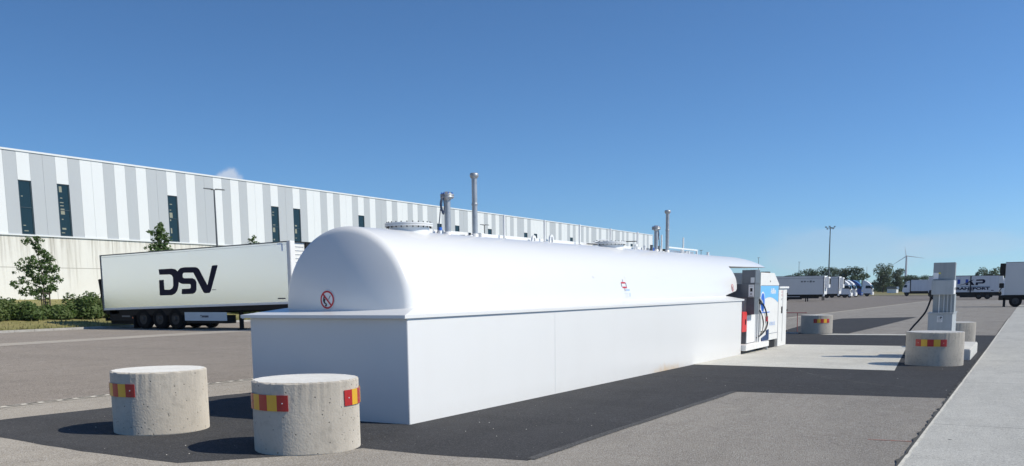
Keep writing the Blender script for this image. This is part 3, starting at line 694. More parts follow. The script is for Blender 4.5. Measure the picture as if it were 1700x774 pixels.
b = MB(); b.cyl((-7.85, 12.93, 2.44), (-7.85, 12.93, 2.5), .045, m_tank, seg=16); b.cyl((-7.85, 12.93, 2.5), (-7.85, 12.93, 2.53), .02, m_dark, seg=12); b.build('capped_fitting', tank, TK)
b = MB(); b.box(-7.90, -7.80, 13.2, 13.32, 2.44, 2.545, m_tank, .008); b.build('junction_box', tank, TK)
for (yy, hh, m_) in ((20.75, .10, m_tank), (21.2, .13, m_dgrey), (21.28, .07, m_blue), (21.68, .12, m_dgrey), (21.75, .06, m_tank), (22.05, .06, m_dark), (23.75, .06, m_tank), (23.95, .06, m_tank), (25.64, .08, m_tank), (20.95, .05, m_galv)):
    b = MB(); b.cyl((-7.87, yy, top(yy)-.03), (-7.87, yy, top(yy)+hh), .035, m_, seg=14); b.cyl((-7.87, yy, top(yy)+hh), (-7.87, yy, top(yy)+hh+.012), .04, m_, seg=14); b.build('capped_fitting', tank, TK)
# conduit along the ridge
b = MB(); y = 11.9; pts = []
b.box(-7.98, -7.94, 11.9, 24.6, 2.47, 2.545, m_tank)
o = b.build('cable_conduit', tank, TK)
me = o.data
for v_ in me.vertices: v_.co.z += .004*((v_.co.y+TK[1])-11.9)+.0
for yy in (14.05, 15.565, 17.1, 18.66, 20.23, 21.83, 23.455):
    b = MB(); b.cyl((-7.85, yy, top(yy)-.02), (-7.85, yy, top(yy)+.40), .019, m_white, seg=10); b.box(-7.91, -7.79, yy-.05, yy+.05, top(yy)-.02, top(yy)+.014, m_tank); b.build('stanchion', tank, TK)
for yy, hh in ((15.13, .11), (15.84, .155), (20.16, .13)):
    b = MB(); n_ = 20; outer = []; inner = []
    for i in range(n_+1):
        a = math.pi*i/n_; outer.append((yy+.075*math.cos(a), top(yy)-.0+max(0, hh-.07)+.07*math.sin(a))); inner.append((yy+.035*math.cos(a), top(yy)+max(0, hh-.075)+.035*math.sin(a)))
    outer = [(yy+.10, top(yy)-.03)]+outer+[(yy-.10, top(yy)-.03)]; inner = [(yy+.04, top(yy)-.03)]+inner+[(yy-.04, top(yy)-.03)]
    m = len(outer)
    vs = [(x, p[0], p[1]) for x in (-7.865, -7.835) for p in outer+inner]
    fs = []
    for i in range(m-1):
        fs += [(i, i+1, m+i+1, m+i), (2*m+i, 2*m+m+i, 2*m+m+i+1, 2*m+i+1), (i, 2*m+i, 2*m+i+1, i+1), (m+i, m+i+1, 3*m+i+1, 3*m+i)]
    b.add(vs, fs, m_tank); b.build('lifting_lug', tank, TK)
b = MB(); zt = 2.655
b.box(-7.87, -7.83, 22.2, 24.6, zt-.035, zt, m_tank)
for yy in (22.2, 23.3, 24.56): b.box(-7.87, -7.83, yy, yy+.04, 2.5, zt-.035, m_tank)
b.build('guard_rail', tank, TK)

# fire prohibition signs and the supplier sticker
def no_flame(center, rad, T, name='prohibition_sign'):
    """flat round sign; T maps (a, b, lift) to a point"""
    b = MB(); n_ = 40
    b.add([T(rad*1.06*math.cos(2*math.pi*i/n_), rad*1.06*math.sin(2*math.pi*i/n_), 0) for i in range(n_)], [list(range(n_))], m_sign)
    o = b.build(name, tank, TK)
    c = MB(); vs = []
    for i in range(n_):
        a = 2*math.pi*i/n_; vs += [T(rad*math.cos(a), rad*math.sin(a), .002), T(rad*.80*math.cos(a), rad*.80*math.sin(a), .002)]
    c.add(vs, [(2*i, 2*((i+1) % n_), 2*((i+1) % n_)+1, 2*i+1) for i in range(n_)], m_signred)
    q = .70*rad; w_ = .085*rad
    c.add([T(-q*.8-w_, q*.8-w_*.2, .003), T(-q*.8+w_, q*.8+w_, .003), T(q*.8+w_, -q*.8+w_*.2, .003), T(q*.8-w_, -q*.8-w_, .003)], [(0, 1, 2, 3)], m_signred)
    c.build('red_ring', o)
    c = MB(); k_ = rad
    fl = [(-.52, .42), (-.36, .30), (-.40, .12), (-.20, -.02), (-.34, -.10), (-.30, -.32), (-.06, -.42), (-.02, -.60), (-.22, -.80), (-.34, -.58), (-.20, -.50), (-.48, -.38), (-.62, -.10)]
    c.add([T(x*k_, y_*k_, .0015) for x, y_ in fl], [list(range(len(fl)))], m_signblack)
    c.add([T(x*k_, y_*k_, .0015) for x, y_ in ((.18, .05), (.24, .0), (.52, .42), (.44, .48))], [(0, 1, 2, 3)], m_dgrey)
    c.build('flame_and_match', o)
# on the dished end: sit the disc on the dish surface
def dish_y(x, z):
    rho = math.hypot(x+7.85, z-zc(9.85)); rho = min(rho, Rs*.98)
    return yk-(math.sqrt(Rs*Rs-rho*rho)-Rs*math.cos(R(90)-phi1))
def Tdish(a, b_, l): x = -7.992+a; z = 1.525+b_; return (x, dish_y(x, z)-.005-l, z)
no_flame(None, .118, Tdish)
def Tshell(a, b_, l, y0, ang0):
    an = ang0+b_/RT; rr = RT+.004+l; return (-7.85+rr*math.cos(an), y0+a, zc(y0)+rr*math.sin(an))
no_flame(None, .095, lambda a, b_, l: Tshell(a, b_, l, 24.45, R(7.5)))
b = MB(); TL = lambda a, b_, l=0: Tshell(a, b_, l, 16.98, R(10))
def quad(b, x0, x1, z0, z1, m, sk=0, T=TL): b.add([T(x0, z0), T(x1, z0), T(x1+sk, z1), T(x0+sk, z1)], [(0, 1, 2, 3)], m)
quad(b, -.16, .06, .085, .115, m_signred, -.0); quad(b, -.13, .09, -.005, .025, m_signred); quad(b, -.17, -.14, .02, .10, m_dgrey); quad(b, .06, .09, .02, .10, m_dgrey)
quad(b, -.065, -.045, .115, .17, m_dgrey); quad(b, -.035, -.010, -.065, -.005, m_dgrey)
b.build('supplier_logo', tank, TK)
b = MB(); quad(b, .03, .22, -.055, -.025, m_paleblue); quad(b, .20, .235, -.17, -.10, m_paleblue)
for q in range(3): quad(b, -.06+.02*q, .12, -.105-.035*q, -.098-.035*q, m_steel)
b.build('small_print', tank, TK)
b = MB()
for yy in (15.6, 17.1, 18.9): Tb = lambda a, b_, l=0: Tshell(a, b_, l, yy, R(22)); b.add([Tb(-.02, -.02, .006), Tb(.02, -.02, .006), Tb(.02, .02, .006), Tb(-.02, .02, .006)], [(0, 1, 2, 3)], m_sign)
b.build_each('weld_pad', tank, TK)

# ------------------------------------------------------------------ skid with dispensers behind the tank
sk = thing('equipment_skid', 'white steel skid beam under the dark fuel dispenser', 'steel skid', (-6.6, 25.6, -.12))
SO = (-6.6, 25.6, -.12)
b = MB(); b.box(-8.4, -6.44, 24.46, 26.95, -.02, .13, m_white, .006); b.build('platform', sk, SO)
b = MB(); b.box(-6.52, -6.46, 26.8, 26.88, -.125, -.02, m_galv); b.build('foot', sk, SO)
b = MB(); b.box(-8.0, -7.9, 26.8, 26.88, -.125, -.02, m_galv); b.build('foot', sk, SO)
b = MB(); b.box(-8.2, -6.8, 24.5, 24.7, -.13, -.02, m_galv); b.build('foot', sk, SO)

dp = thing('fuel_dispenser', 'dark grey fuel dispenser with white lower door under the tank hood', 'fuel dispenser', (-6.8, 25.6, .13))
DO = (-6.8, 25.6, .13)
b = MB(); b.box(-7.05, -6.62, 25.1, 26.02, .133, .92, m_dgrey, .008); b.build('lower_housing', dp, DO)
b = MB(); b.box(-6.62, -6.605, 25.13, 26.0, .15, .90, m_white, .004); b.build('lower_door', dp, DO)
b = MB(); b.box(-6.64, -6.42, 25.14, 25.6, .92, 1.36, m_dgrey)
b.build('column', dp, DO)
b = MB()
for x in (-6.80, -6.74, -6.69): b.cyl((x, 25.2, .92), (x, 25.2, 1.36), .014, m_steel, seg=10)
b.build_each('riser_pipe', dp, DO)
b = MB(); b.box(-7.6, -6.41, 25.08, 25.7, 1.36, 1.73, m_dgrey, .008); b.build('counter_housing', dp, DO)
b = MB(); b.box(-6.755, -6.40, 25.1, 25.6, 1.733, 2.10, m_dgrey, .006); b.build('display_head', dp, DO)
b = MB(); b.box(-6.565, -6.425, 25.066, 25.078, 1.385, 1.71, m_sign); o = b.build('keypad_plate', dp, DO)
b = MB(); b.box(-6.52, -6.46, 25.060, 25.066, 1.53, 1.62, m_signblack); b.box(-6.51, -6.48, 25.060, 25.066, 1.45, 1.48, m_signblack); b.box(-6.55, -6.44, 25.062, 25.066, 1.40, 1.41, m_dgrey); b.box(-6.55, -6.44, 25.062, 25.066, 1.67, 1.68, m_dgrey); b.build_each('keypad', o)
b = MB(); b.box(-6.52, -6.42, 25.09, 25.099, 1.76, 1.90, m_steel); b.build('display_window', dp, DO)
b = MB(); b.box(-6.72, -6.60, 26.02, 26.1, .14, 2.12, m_steel); b.box(-6.60, -6.594, 26.03, 26.09, 1.45, 2.1, m_orange); b.build('side_post', dp, DO)
b = MB(); b.box(-6.60, -6.56, 26.12, 26.17, .14, 2.13, m_white); b.box(-6.559, -6.555, 26.125, 26.165, 1.6, 2.1, m_yellow); b.box(-6.60, -6.565, 26.175, 26.2, 1.6, 2.13, m_green); b.build('marker_post', dp, DO)
b = MB()
b.tube([(-6.55, 26.13, 1.30), (-6.53, 26.45, 1.20), (-6.5, 26.72, 1.0), (-6.5, 26.92, .75), (-6.5, 26.95, .58), (-6.52, 26.75, .42), (-6.56, 26.4, .30), (-6.6, 26.1, .25)], .022, m_black)
b.tube([(-6.56, 26.3, 1.0), (-6.53, 26.5, .8), (-6.53, 26.6, .6), (-6.55, 26.5, .4), (-6.6, 26.3, .28)], .02, m_black)
b.build('filling_hose', dp, DO)
b = MB(); b.tube([(-6.56, 26.05, 1.38), (-6.54, 26.2, 1.33), (-6.53, 26.42, 1.22)], .03, m_steel); b.box(-6.56, -6.52, 26.18, 26.4, 1.18, 1.24, m_black); b.build('nozzle', dp, DO)
b = MB(); b.box(-6.515, -6.485, 26.86, 26.96, .68, .82, m_signred); b.build('hose_tag', dp, DO)

rb = thing('extinguisher_box', 'red extinguisher box at the end of the white tank', 'extinguisher box', (-6.75, 24.85, .45))
RO = (-6.75, 24.85, .45)
b = MB(); b.prism([(24.57, .47), (25.02, .47), (25.02, .95), (24.98, 1.0), (24.62, 1.0), (24.57, .96)], m_red, 'x', -6.86, -6.58); b.build('case', rb, RO)
b = MB(); b.box(-6.86, -6.60, 25.025, 25.045, .5, .98, m_red); b.build('mounting_plate', rb, RO)
b = MB(); b.box(-6.578, -6.565, 24.85, 24.91, .66, .80, m_black); b.build('handle', rb, RO)

ab = thing('additive_cabinet', 'white dispensing cabinet with sky blue band and sloping top', 'dispensing cabinet', (-7.0, 27.4, gz(27.4)))
AO = (-7.0, 27.4, gz(27.4))
b = MB(); b.prism([(26.32, .12), (28.46, .12), (28.46, 1.70), (28.56, 1.72), (27.92, 2.05), (26.32, 2.05)], m_offwhite, 'x', -7.5, -6.56)
b.box(-7.45, -6.62, 26.4, 28.4, -.14, .12, m_dark); b.build('housing', ab, AO)
b = MB(); XA = -6.556
arc = [(26.34+2.10*i/16, 1.16+.20*math.sin(math.pi*(.08+.86*i/16))) for i in range(17)]
b.prism([(26.34, 1.68), (28.45, 1.68)]+[(y, z) for y, z in reversed(arc)], m_ltblue, 'x', XA-.003, XA+.001); b.build('blue_band', ab, AO)
text_mesh('AdBlue', .22, m_sign, 'lettering', ab, .006, .95, lambda x, y: (XA+.003-AO[0], 27.50+x-AO[1], 1.46+y-AO[2]))
b = MB(); b.prism([(26.58+.26*math.cos(2*math.pi*i/28), 1.22+.30*math.sin(2*math.pi*i/28)) for i in range(28)], m_sign, 'x', XA-.001, XA+.002)
b.prism([(26.58+.22*math.cos(2*math.pi*i/28), 1.22+.26*math.sin(2*math.pi*i/28)) for i in range(28)], m_medblue, 'x', XA, XA+.004); b.build('round_emblem', ab, AO)
b = MB(); b.box(XA-.02, XA+.02, 26.36, 27.32, .42, .92, m_offwhite, .004); b.box(XA-.02, XA+.028, 26.38, 27.34, .925, .945, m_medblue); b.build('nozzle_hatch', ab, AO)
b = MB(); b.prism([(26.5, .14), (27.3, .14), (27.3, .44), (27.05, .44), (27.05, .30), (26.5, .22)], m_navybox, 'x', XA-.01, XA+.022); b.build('drip_tray', ab, AO)
b = MB(); b.box(XA-.002, XA+.003, 26.40, 28.40, 1.685, 1.70, m_clseam); b.box(XA-.002, XA+.004, 27.4, 27.45, 1.79, 1.83, m_dark)
b.box(XA-.002, XA+.003, 27.33, 28.42, .30, .315, m_clseam); b.build_each('panel_gap', ab, AO)
text_mesh('ADBLUE', .15, m_paleblue, 'small_lettering', ab, 0, 1.25, lambda x, y: (XA+.003-AO[0], 27.42+x-AO[1], .54+y-AO[2]))
b = MB(); b.cyl((-6.9, 27.0, 2.05), (-6.9, 27.0, 2.13), .07, m_dark, seg=12); b.box(-7.0, -6.8, 28.05, 28.4, 2.0, 2.10, m_dark); b.cyl((-6.9, 28.2, 1.9), (-6.9, 28.2, 2.0), .05, m_dark); b.build_each('roof_vent', ab, AO)

ec = thing('electrical_cabinet', 'narrow white electrical cabinet beside the blue banded cabinet', 'electrical cabinet', (-6.8, 29.1, gz(29)))
EO = (-6.8, 29.1, gz(29))
b = MB(); b.box(-7.1, -6.57, 28.56, 29.64, -.13, 1.60, m_offwhite, .006); b.build('housing', ec, EO)
b = MB(); b.box(-7.14, -6.52, 28.48, 29.70, 1.602, 1.66, m_white, .006); b.build('roof_lid', ec, EO)
b = MB(); b.box(-6.569, -6.562, 29.09, 29.10, 0, 1.58, m_clseam); b.build('door_gap', ec, EO)
b = MB(); b.box(-6.57, -6.54, 28.93, 28.99, .86, 1.06, m_black); b.build('door_handle', ec, EO)
b = MB()
for z in (.25, .9, 1.4): b.cyl((-6.56, 29.66, z), (-6.56, 29.66, z+.07), .018, m_black)
b.build_each('hinge', ec, EO)
b = MB()
for z, m_ in ((1.50, m_signred), (1.40, m_signred), (1.28, m_dgrey)): b.prism([(28.98+.05*math.cos(2*math.pi*i/16), z+.032*math.sin(2*math.pi*i/16)) for i in range(16)], m_, 'x', -6.569, -6.565); b.prism([(28.98+.035*math.cos(2*math.pi*i/16), z+.022*math.sin(2*math.pi*i/16)) for i in range(16)], m_sign, 'x', -6.568, -6.563)
b.build_each('warning_sticker', ec, EO)

m_rust = mat('faded_red_pipe', (.30, .06, .06), .7)
# red rail barrier and white kerb stones beyond the cabinets
br = thing('pipe_barrier', 'thin rusty red pipe barrier behind the white cabinets', 'barrier', (-8.5, 39.6, gz(39.6)))
b = MB(); b.cyl((-1.4, 0, .78), (.55, 0, .78), .014, m_rust, seg=8); b.build('rail', br)
for x in (-1.2, .18): b = MB(); b.cyl((x, 0, 0), (x, 0, .78), .014, m_rust, seg=8); b.build('post', br)
b = MB(); b.box(-9.6, -7.9, 37.7, 37.95, gz(38)-.05, gz(38)+.05, m_kerb, .01); o = b.build('kerb_stone'); tag(o, 'short white kerb stone on the asphalt beyond the cabinets', 'kerb stone')
sheet('concrete_strip', [(-6.9, 36.9), (-3.9, 37.3), (-3.9, 38.1), (-6.6, 38.0)], m_slab, .010)

# ------------------------------------------------------------------ concrete bollards
def make_bollard(rad, h, seed, plates, chip=True):
    rnd = random.Random(seed); b = MB(); seg = 96
    prof = [(rad-.004, 0), (rad, .01), (rad, h*.5), (rad, h-.016), (rad-.005, h-.005), (rad-.016, h), (0, h)]
    vs = []; n_ = len(prof); ch = [rnd.choice((0, 0, 0, .004, .009, .015)) if chip else 0 for _ in range(seg)]
    lump = [rnd.uniform(0, 6.28) for _ in range(4)]
    for k_ in range(seg):
        a = 2*math.pi*k_/seg; wob = .003*math.sin(2*a+lump[0])+.002*math.sin(5*a+lump[1])
        for i, (rr, hh) in enumerate(prof):
            q = rr+wob-(ch[k_] if i in (3, 4, 5) else 0)*(1 if i != 3 else .4); z = hh-(ch[k_]*.5 if i in (4,) else 0)+(.004*math.sin(3*a+lump[2]) if i in (0, 1) else 0)
            if i == n_-1: q = 0
            vs.append((q*math.cos(a), q*math.sin(a), z))
    b.add(vs, [(k_*n_+i, ((k_+1) % seg)*n_+i, ((k_+1) % seg)*n_+i+1, k_*n_+i+1) for k_ in range(seg) for i in range(n_-2)], m_conc, False)
    b.add([v_ for k_ in range(seg) for v_ in vs[k_*n_+n_-2:k_*n_+n_]], [(2*k_, 2*((k_+1) % seg), 2*((k_+1) % seg)+1, 2*k_+1) for k_ in range(seg)], m_conctop, False)
    return b
def bollard(loc, rad, h, seed, plates, label, tilt=(0, 0)):
    t = thing('concrete_bollard', label, 'bollard', loc, 0, 'round concrete bollards around the filling station')
    t.rotation_euler = (tilt[0], tilt[1], 0)
    o = make_bollard(rad, h, seed, plates).build('concrete_body', t)
    for (a0, span, z0, z1) in plates:
        b = MB(); b2 = MB(); nb = 5
        for q in range(nb):
            m_ = m_reflred if q % 2 == 0 else m_reflyel; ns = 6; vs = []
            for i in range(ns+1):
                a = R(a0+span*(q+i/ns)/nb)
                for rr in (rad+.004, rad+.011):
                    for z in (z0, z1): vs.append((rr*math.cos(a), rr*math.sin(a), z))
            fs = []
            for i in range(ns):
                j = 4*i; fs += [(j+2, j+6, j+7, j+3), (j+3, j+7, j+5, j+1), (j+2, j, j+4, j+6), (j, j+1, j+5, j+4)]
            if q == 0: fs.append((0, 2, 3, 1))
            if q == nb-1: fs.append((4*ns, 4*ns+1, 4*ns+3, 4*ns+2))
            b.add(vs, fs, m_)
        po = b.build('reflective_plate', t)
        for a in (a0+span*.1, a0+span*.9):
            c = Vector(((rad+.012)*math.cos(R(a)), (rad+.012)*math.sin(R(a)), (z0+z1)/2)); b2.cyl(c-Vector((math.cos(R(a)), math.sin(R(a)), 0))*.004, c+Vector((math.cos(R(a)), math.sin(R(a)), 0))*.003, .007, m_steel, seg=8)
        b2.build_each('rivet', po)
    return t
def face_angle(x, y): return math.degrees(math.atan2(-y, -x))   # direction back to the camera
# u angles: positive = towards the right of the picture = counter-clockwise seen from above
c1 = (-9.1218, 7.764, 0.0); a = face_angle(*c1[:2]); bollard(c1, .55, .732, 1, [(a-29.4-62, 62, .45, .60)], 'pitted round concrete bollard, farthest left and away from the tank')
c2 = (-6.5818, 7.4762, 0.0); a = face_angle(*c2[:2]); bollard(c2, .55, .732, 2, [(a-18.6-62, 62, .45, .61), (a+43, 62, .47, .63)], 'round concrete bollard before the tank end, with two striped plates showing')
c3 = (-1.75, 22.4, gz(22.4)); a = face_angle(*c3[:2]); bollard(c3, .59, .725, 3, [(a-39, 62, .43, .58)], 'round concrete bollard in front of the grey dispenser')
c4 = (-7.3, 38.3, gz(38.3)); a = face_angle(*c4[:2]); bollard(c4, .60, .725, 4, [(a-11, 61, .43, .58)], 'half-shaded round concrete bollard standing beyond the white cabinets')
c5 = (-1.88, 30.0, gz(30)); bollard(c5, .60, .73, 5, [], 'round concrete bollard partly hidden behind the grey dispenser')

# ------------------------------------------------------------------ free-standing dispenser on the right
isl = MB(); isl.box(-2.2, -1.12, 24.2, 27.6, gz(25)-.1, gz(25)+.26, mat('island_concrete', (.55, .55, .53), .9, noise=[(4, .5, (.42, .42, .4))]), .02)
tag(isl.build('pump_island'), 'low pale concrete island under the grey dispenser', 'pump island')
pz = gz(25)+.26
pu = thing('island_dispenser', 'tall grey metal dispenser of stacked boxes on the concrete island', 'fuel dispenser', (-1.8, 24.9, pz)); PO = (-1.8, 24.9, pz)
b = MB(); b.box(-2.10, -1.57, 24.6, 26.0, pz+.002, .955, m_grey, .008); b.box(-2.12, -1.55, 24.58, 26.02, .957, .98, m_grey, .004); b.build('base_cabinet', pu, PO)
b = MB(); b.box(-1.90, -1.78, 24.592, 24.598, .76, .90, m_sign); o = b.build('notice', pu, PO); b = MB()
for q in range(4): b.box(-1.89, -1.81+.02*(q % 2), 24.588, 24.591, .78+.03*q, .79+.03*q, m_dgrey)
b.box(-1.835, -1.795, 24.588, 24.591, .85, .89, m_dgrey); b.build('print', o)
b = MB(); b.box(-2.03, -1.56, 24.85, 25.4, .98, 1.41, m_greydk)
b.build('column', pu, PO)
b = MB()
for x, w_, m_ in ((-1.90, .02, m_offwhite), (-1.80, .03, m_grey), (-1.72, .03, m_grey), (-1.64, .03, m_grey)): b.box(x, x+w_, 24.825, 24.85, .98, 1.41, m_)
b.build_each('vertical_rib', pu, PO)
b = MB(); b.box(-2.065, -1.60, 24.7, 25.4, 1.41, 1.752, m_grey, .008); b.build('counter_housing', pu, PO)
b = MB(); b.box(-1.598, -1.575, 24.72, 25.38, 1.42, 1.745, m_white); b.cyl((-1.575, 25.0, 1.55), (-1.56, 25.0, 1.55), .03, m_dgrey, seg=10); b.build('side_door', pu, PO)
b = MB(); b.box(-2.05, -1.57, 24.8, 25.1, 1.754, 2.17, m_greydk, .008); b.build('display_head', pu, PO)
b = MB(); b.box(-2.045, -1.93, 24.785, 24.797, 1.78, 1.93, m_sign); o = b.build('paper_notice', pu, PO); b = MB(); b.box(-1.93, -1.885, 24.785, 24.797, 1.905, 1.935, m_yellow); b.build('yellow_tab', o)
b = MB(); b.box(-2.13, -2.068, 24.85, 25.05, 1.36, 1.52, m_black, .01); b.cyl((-2.09, 24.95, 1.36), (-2.09, 24.95, 1.28), .028, m_black); b.build('nozzle', pu, PO)
b = MB(); b.tube([(-2.09, 24.95, 1.30), (-2.12, 24.8, 1.15), (-2.18, 24.7, .98), (-2.30, 24.6, .80), (-2.45, 24.5, .60), (-2.55, 24.5, .40), (-2.5, 24.6, .2), (-2.3, 24.8, .16), (-2.12, 24.9, .2)], .022, m_black); b.build('filling_hose', pu, PO)

# ------------------------------------------------------------------ vehicles
def wheel(parent, x, y, z, rad=.5, wd=.28, axis='y', front=-1):
    b = MB(); prof = [(rad*.56, -wd/2), (rad*.92, -wd/2), (rad, -wd/2+.05), (rad, wd/2-.05), (rad*.92, wd/2), (rad*.56, wd/2)]
    b.rev(prof, (x, y, z), m_rubber, 28, axis, cap=False); o = b.build('tyre', parent)
    c = MB(); c.rev([(rad*.57, -wd/2+.02), (rad*.50, -wd/2+.03), (rad*.46, -wd/2+.10), (rad*.28, -wd/2+.10), (rad*.24, -wd/2-.0), (0, -wd/2-.0)] if front < 0 else [(rad*.57, wd/2-.02), (rad*.5, wd/2-.03), (rad*.46, wd/2-.1), (rad*.28, wd/2-.1), (rad*.24, wd/2), (0, wd/2)], (x, y, z), m_rim, 24, axis)
    c.rev([(rad*.57, wd/2-.06), (0, wd/2-.06)] if front < 0 else [(rad*.57, -wd/2+.06), (0, -wd/2+.06)], (x, y, z), m_dark, 24, axis)
    c.build('rim', o); return o

# the lettered refrigerated trailer at the left; built level then pitched nose-up
TR = (-40.95, 31.68, 0)
tr = thing('refrigerated_trailer', 'white refrigerated trailer with big navy DSV lettering on its side', 'trailer', TR)
def tp(x):   # rise of the floor towards the nose
    return .0215*(x+40.95)
def pitched(mb):
    mb.v = [(x, y, z+tp(x)) for x, y, z in mb.v]; return mb
b = MB(); b.box(-40.93, -28.62, 31.68, 34.22, .925, 3.61, m_trailer, .02); pitched(b).build('body', tr, TR)
b = MB(); b.box(-40.95, -28.60, 31.66, 34.24, 3.612, 3.655, m_dgrey)
b.box(-40.95, -40.88, 31.66, 31.69, .93, 3.61, m_dgrey); pitched(b).build('roof_rail', tr, TR)
b = MB(); b.box(-40.93, -28.60, 31.665, 31.68, .915, .99, m_sign); b.box(-40.9, -28.62, 31.672, 31.679, 1.0, 1.015, m_paleblue); b.box(-40.9, -28.62, 31.672, 31.679, 3.52, 3.532, m_steel); pitched(b).build('side_rail', tr, TR)
b = MB(); b.box(-28.62, -28.42, 31.66, 31.98, .90, 3.66, m_white, .02); b.box(-28.62, -28.42, 33.9, 34.24, .90, 3.66, m_white, .02); pitched(b).build('corner_post', tr, TR)
b = MB(); b.box(-28.62, -28.48, 31.99, 33.9, .9, 3.62, m_offwhite, .01)
for q in range(14): b.box(-28.48, -28.455, 32.05, 32.6, 1.2+.17*q, 1.22+.17*q, m_steel)
pitched(b).build('front_wall', tr, TR)
b = MB(); b.box(-28.48, -28.40, 32.66, 33.95, 1.1, 3.60, m_dark, .02); b.box(-28.40, -28.15, 32.95, 33.85, 1.6, 3.58, m_dark, .03); b.box(-28.45, -28.2, 32.15, 32.7, 1.45, 1.55, m_dark); pitched(b).build('cooling_unit', tr, TR)
b = MB(); b.box(-28.48, -28.40, 32.02, 33.9, 3.60, 3.64, m_dark); pitched(b).build('front_top_rail', tr, TR)
b = MB(); b.box(-40.9, -28.7, 32.3, 33.6, .62, .915, m_dark); b.box(-40.9, -28.8, 31.76, 31.82, .70, .915, m_dark); b.box(-40.9, -28.8, 34.08, 34.14, .70, .915, m_dark); pitched(b).build('chassis_frame', tr, TR)
for x in (-38.15, -37.0, -35.9):
    wheel(tr, x-TR[0], 31.90-TR[1], .5, .5, .34)
    wheel(tr, x-TR[0], 34.0-TR[1], .5, .5, .34, front=1)
b = MB()
for x in (-38.15, -37.0, -35.9): b.cyl((x, 31.8, .35), (x, 34.1, .35), .07, m_dark)
b.build_each('axle', tr, TR)
b = MB()
for x in (-38.15, -37.0, -35.9):
    for q in range(8):
        a0, a1 = math.pi*q/8, math.pi*(q+1)/8
        for (ya, yb) in ((31.72, 32.1),):
            b.add([(x+.56*math.cos(a0), ya, .36+.56*math.sin(a0)), (x+.56*math.cos(a1), ya, .36+.56*math.sin(a1)), (x+.56*math.cos(a1), yb, .36+.56*math.sin(a1)), (x+.56*math.cos(a0), yb, .36+.56*math.sin(a0))], [(0, 1, 2, 3)], m_dark)
b.box(-38.85, -38.8, 31.72, 32.1, .05, .6, m_dark); b.build('mudguards', tr, TR)
b = MB(); b.box(-35.21, -32.47, 31.69, 31.72, .42, .82, m_ltpanel, .004); b.box(-35.15, -32.5, 31.73, 32.3, .30, .68, m_dark); o = b.build('pallet_box', tr, TR)
text_mesh('T', .16, m_logo, 'maker_lettering', o, .006, 1, lambda x, y: (-34.16+x-TR[0], 31.685-TR[1], .57+y-TR[2]))
b = MB()
for q in range(5): b.box(-34.04+.085*q, -33.98+.085*q, 31.684, 31.688, .575, .665, m_logo)
b.build_each('maker_letter', o, TR)
b = MB(); b.box(-40.75, -38.95, 31.9, 33.9, .22, .9, m_dark, .02); b.build('rear_shade_box', tr, TR)  # dark box added to stand in for the deep shade under the rear
b = MB(); b.box(-38.9, -35.3, 33.3, 33.36, .12, .8, m_dark); b.box(-39.9, -35.25, 31.74, 31.78, .66, .93, m_dark); b.build_each('skirt_and_shade_panel', tr, TR)  # far panel is added to darken the open underside; near one is a skirt
for yy in (32.1, 33.7):
    b = MB(); b.box(-32.10, -31.95, yy, yy+.14, 0.06, .95, m_dark); b.box(-32.2, -31.85, yy-.05, yy+.19, 0, .06, m_dark); b.box(-32.12, -31.9, yy+.02, yy+.12, .5, .6, m_steel); b.build('landing_leg', tr, TR)
b = MB(); b.box(-40.95, -40.85, 31.75, 34.15, .38, .52, m_dark); b.box(-40.6, -38.9, 31.76, 31.8, .38, .9, m_dark); b.box(-39.7, -39.1, 31.745, 31.76, .58, .80, m_dgrey); b.cyl((-38.9, 31.74, .55), (-38.9, 31.76, .55), .04, m_orange); b.build('rear_underrun', tr, TR)
b = MB(); b.prism([(-41.30, 2.45), (-41.18, 2.48), (-40.97, .90), (-41.06, .80)], m_dark, 'y', 31.75, 34.15); b.build('tail_lift', tr, TR)
DL = [(-36.771, 2.866), (-35.863, 2.885), (-35.623, 2.841), (-35.489, 2.739), (-35.44, 2.547), (-35.481, 2.087), (-35.578, 1.857), (-35.747, 1.704), (-35.976, 1.629), (-36.763, 1.62), (-36.806, 1.652), (-36.785, 2.354), (-36.469, 2.364), (-36.465, 1.913), (-36.422, 1.89), (-36.063, 1.893), (-35.901, 1.969), (-35.834, 2.091), (-35.823, 2.461), (-35.891, 2.57), (-36.021, 2.611), (-36.739, 2.609)]
SL = [(-34.312, 2.919), (-35.002, 2.927), (-35.278, 2.895), (-35.464, 2.777), (-35.525, 2.586), (-35.523, 2.356), (-35.436, 2.224), (-35.244, 2.152), (-34.723, 2.137), (-34.661, 2.098), (-34.672, 1.969), (-34.741, 1.924), (-35.265, 1.915), (-35.306, 1.7), (-35.253, 1.669), (-34.567, 1.678), (-34.411, 1.737), (-34.314, 1.858), (-34.284, 2.222), (-34.36, 2.345), (-34.527, 2.408), (-35.101, 2.418), (-35.173, 2.465), (-35.172, 2.603), (-35.101, 2.67), (-34.376, 2.663)]
VL = [(-34.333, 2.919), (-34.165, 2.885), (-34.065, 2.808), (-33.573, 2.061), (-33.22, 2.939), (-33.144, 2.974), (-32.873, 2.975), (-32.866, 2.93), (-33.383, 1.795), (-33.474, 1.713), (-33.772, 1.701), (-33.853, 1.747), (-34.441, 2.664)]
for k_, poly in enumerate((DL, SL, VL)):
    b = MB(); b.prism(poly, m_logo, 'y', 31.674-.0015*k_, 31.6795); b.build('letter', tr, TR)
b = MB(); b.box(-33.29, -33.03, 31.675, 31.679, 1.84, 1.865, m_logo); b.box(-29.28, -28.83, 31.675, 31.679, 1.40, 1.45, m_logo)
b.box(-29.18, -28.87, 31.675, 31.679, 3.79, 3.825, m_paleblue); b.box(-28.93, -28.87, 31.675, 31.679, 3.50, 3.79, m_paleblue); b.build_each('small_mark', tr, TR)

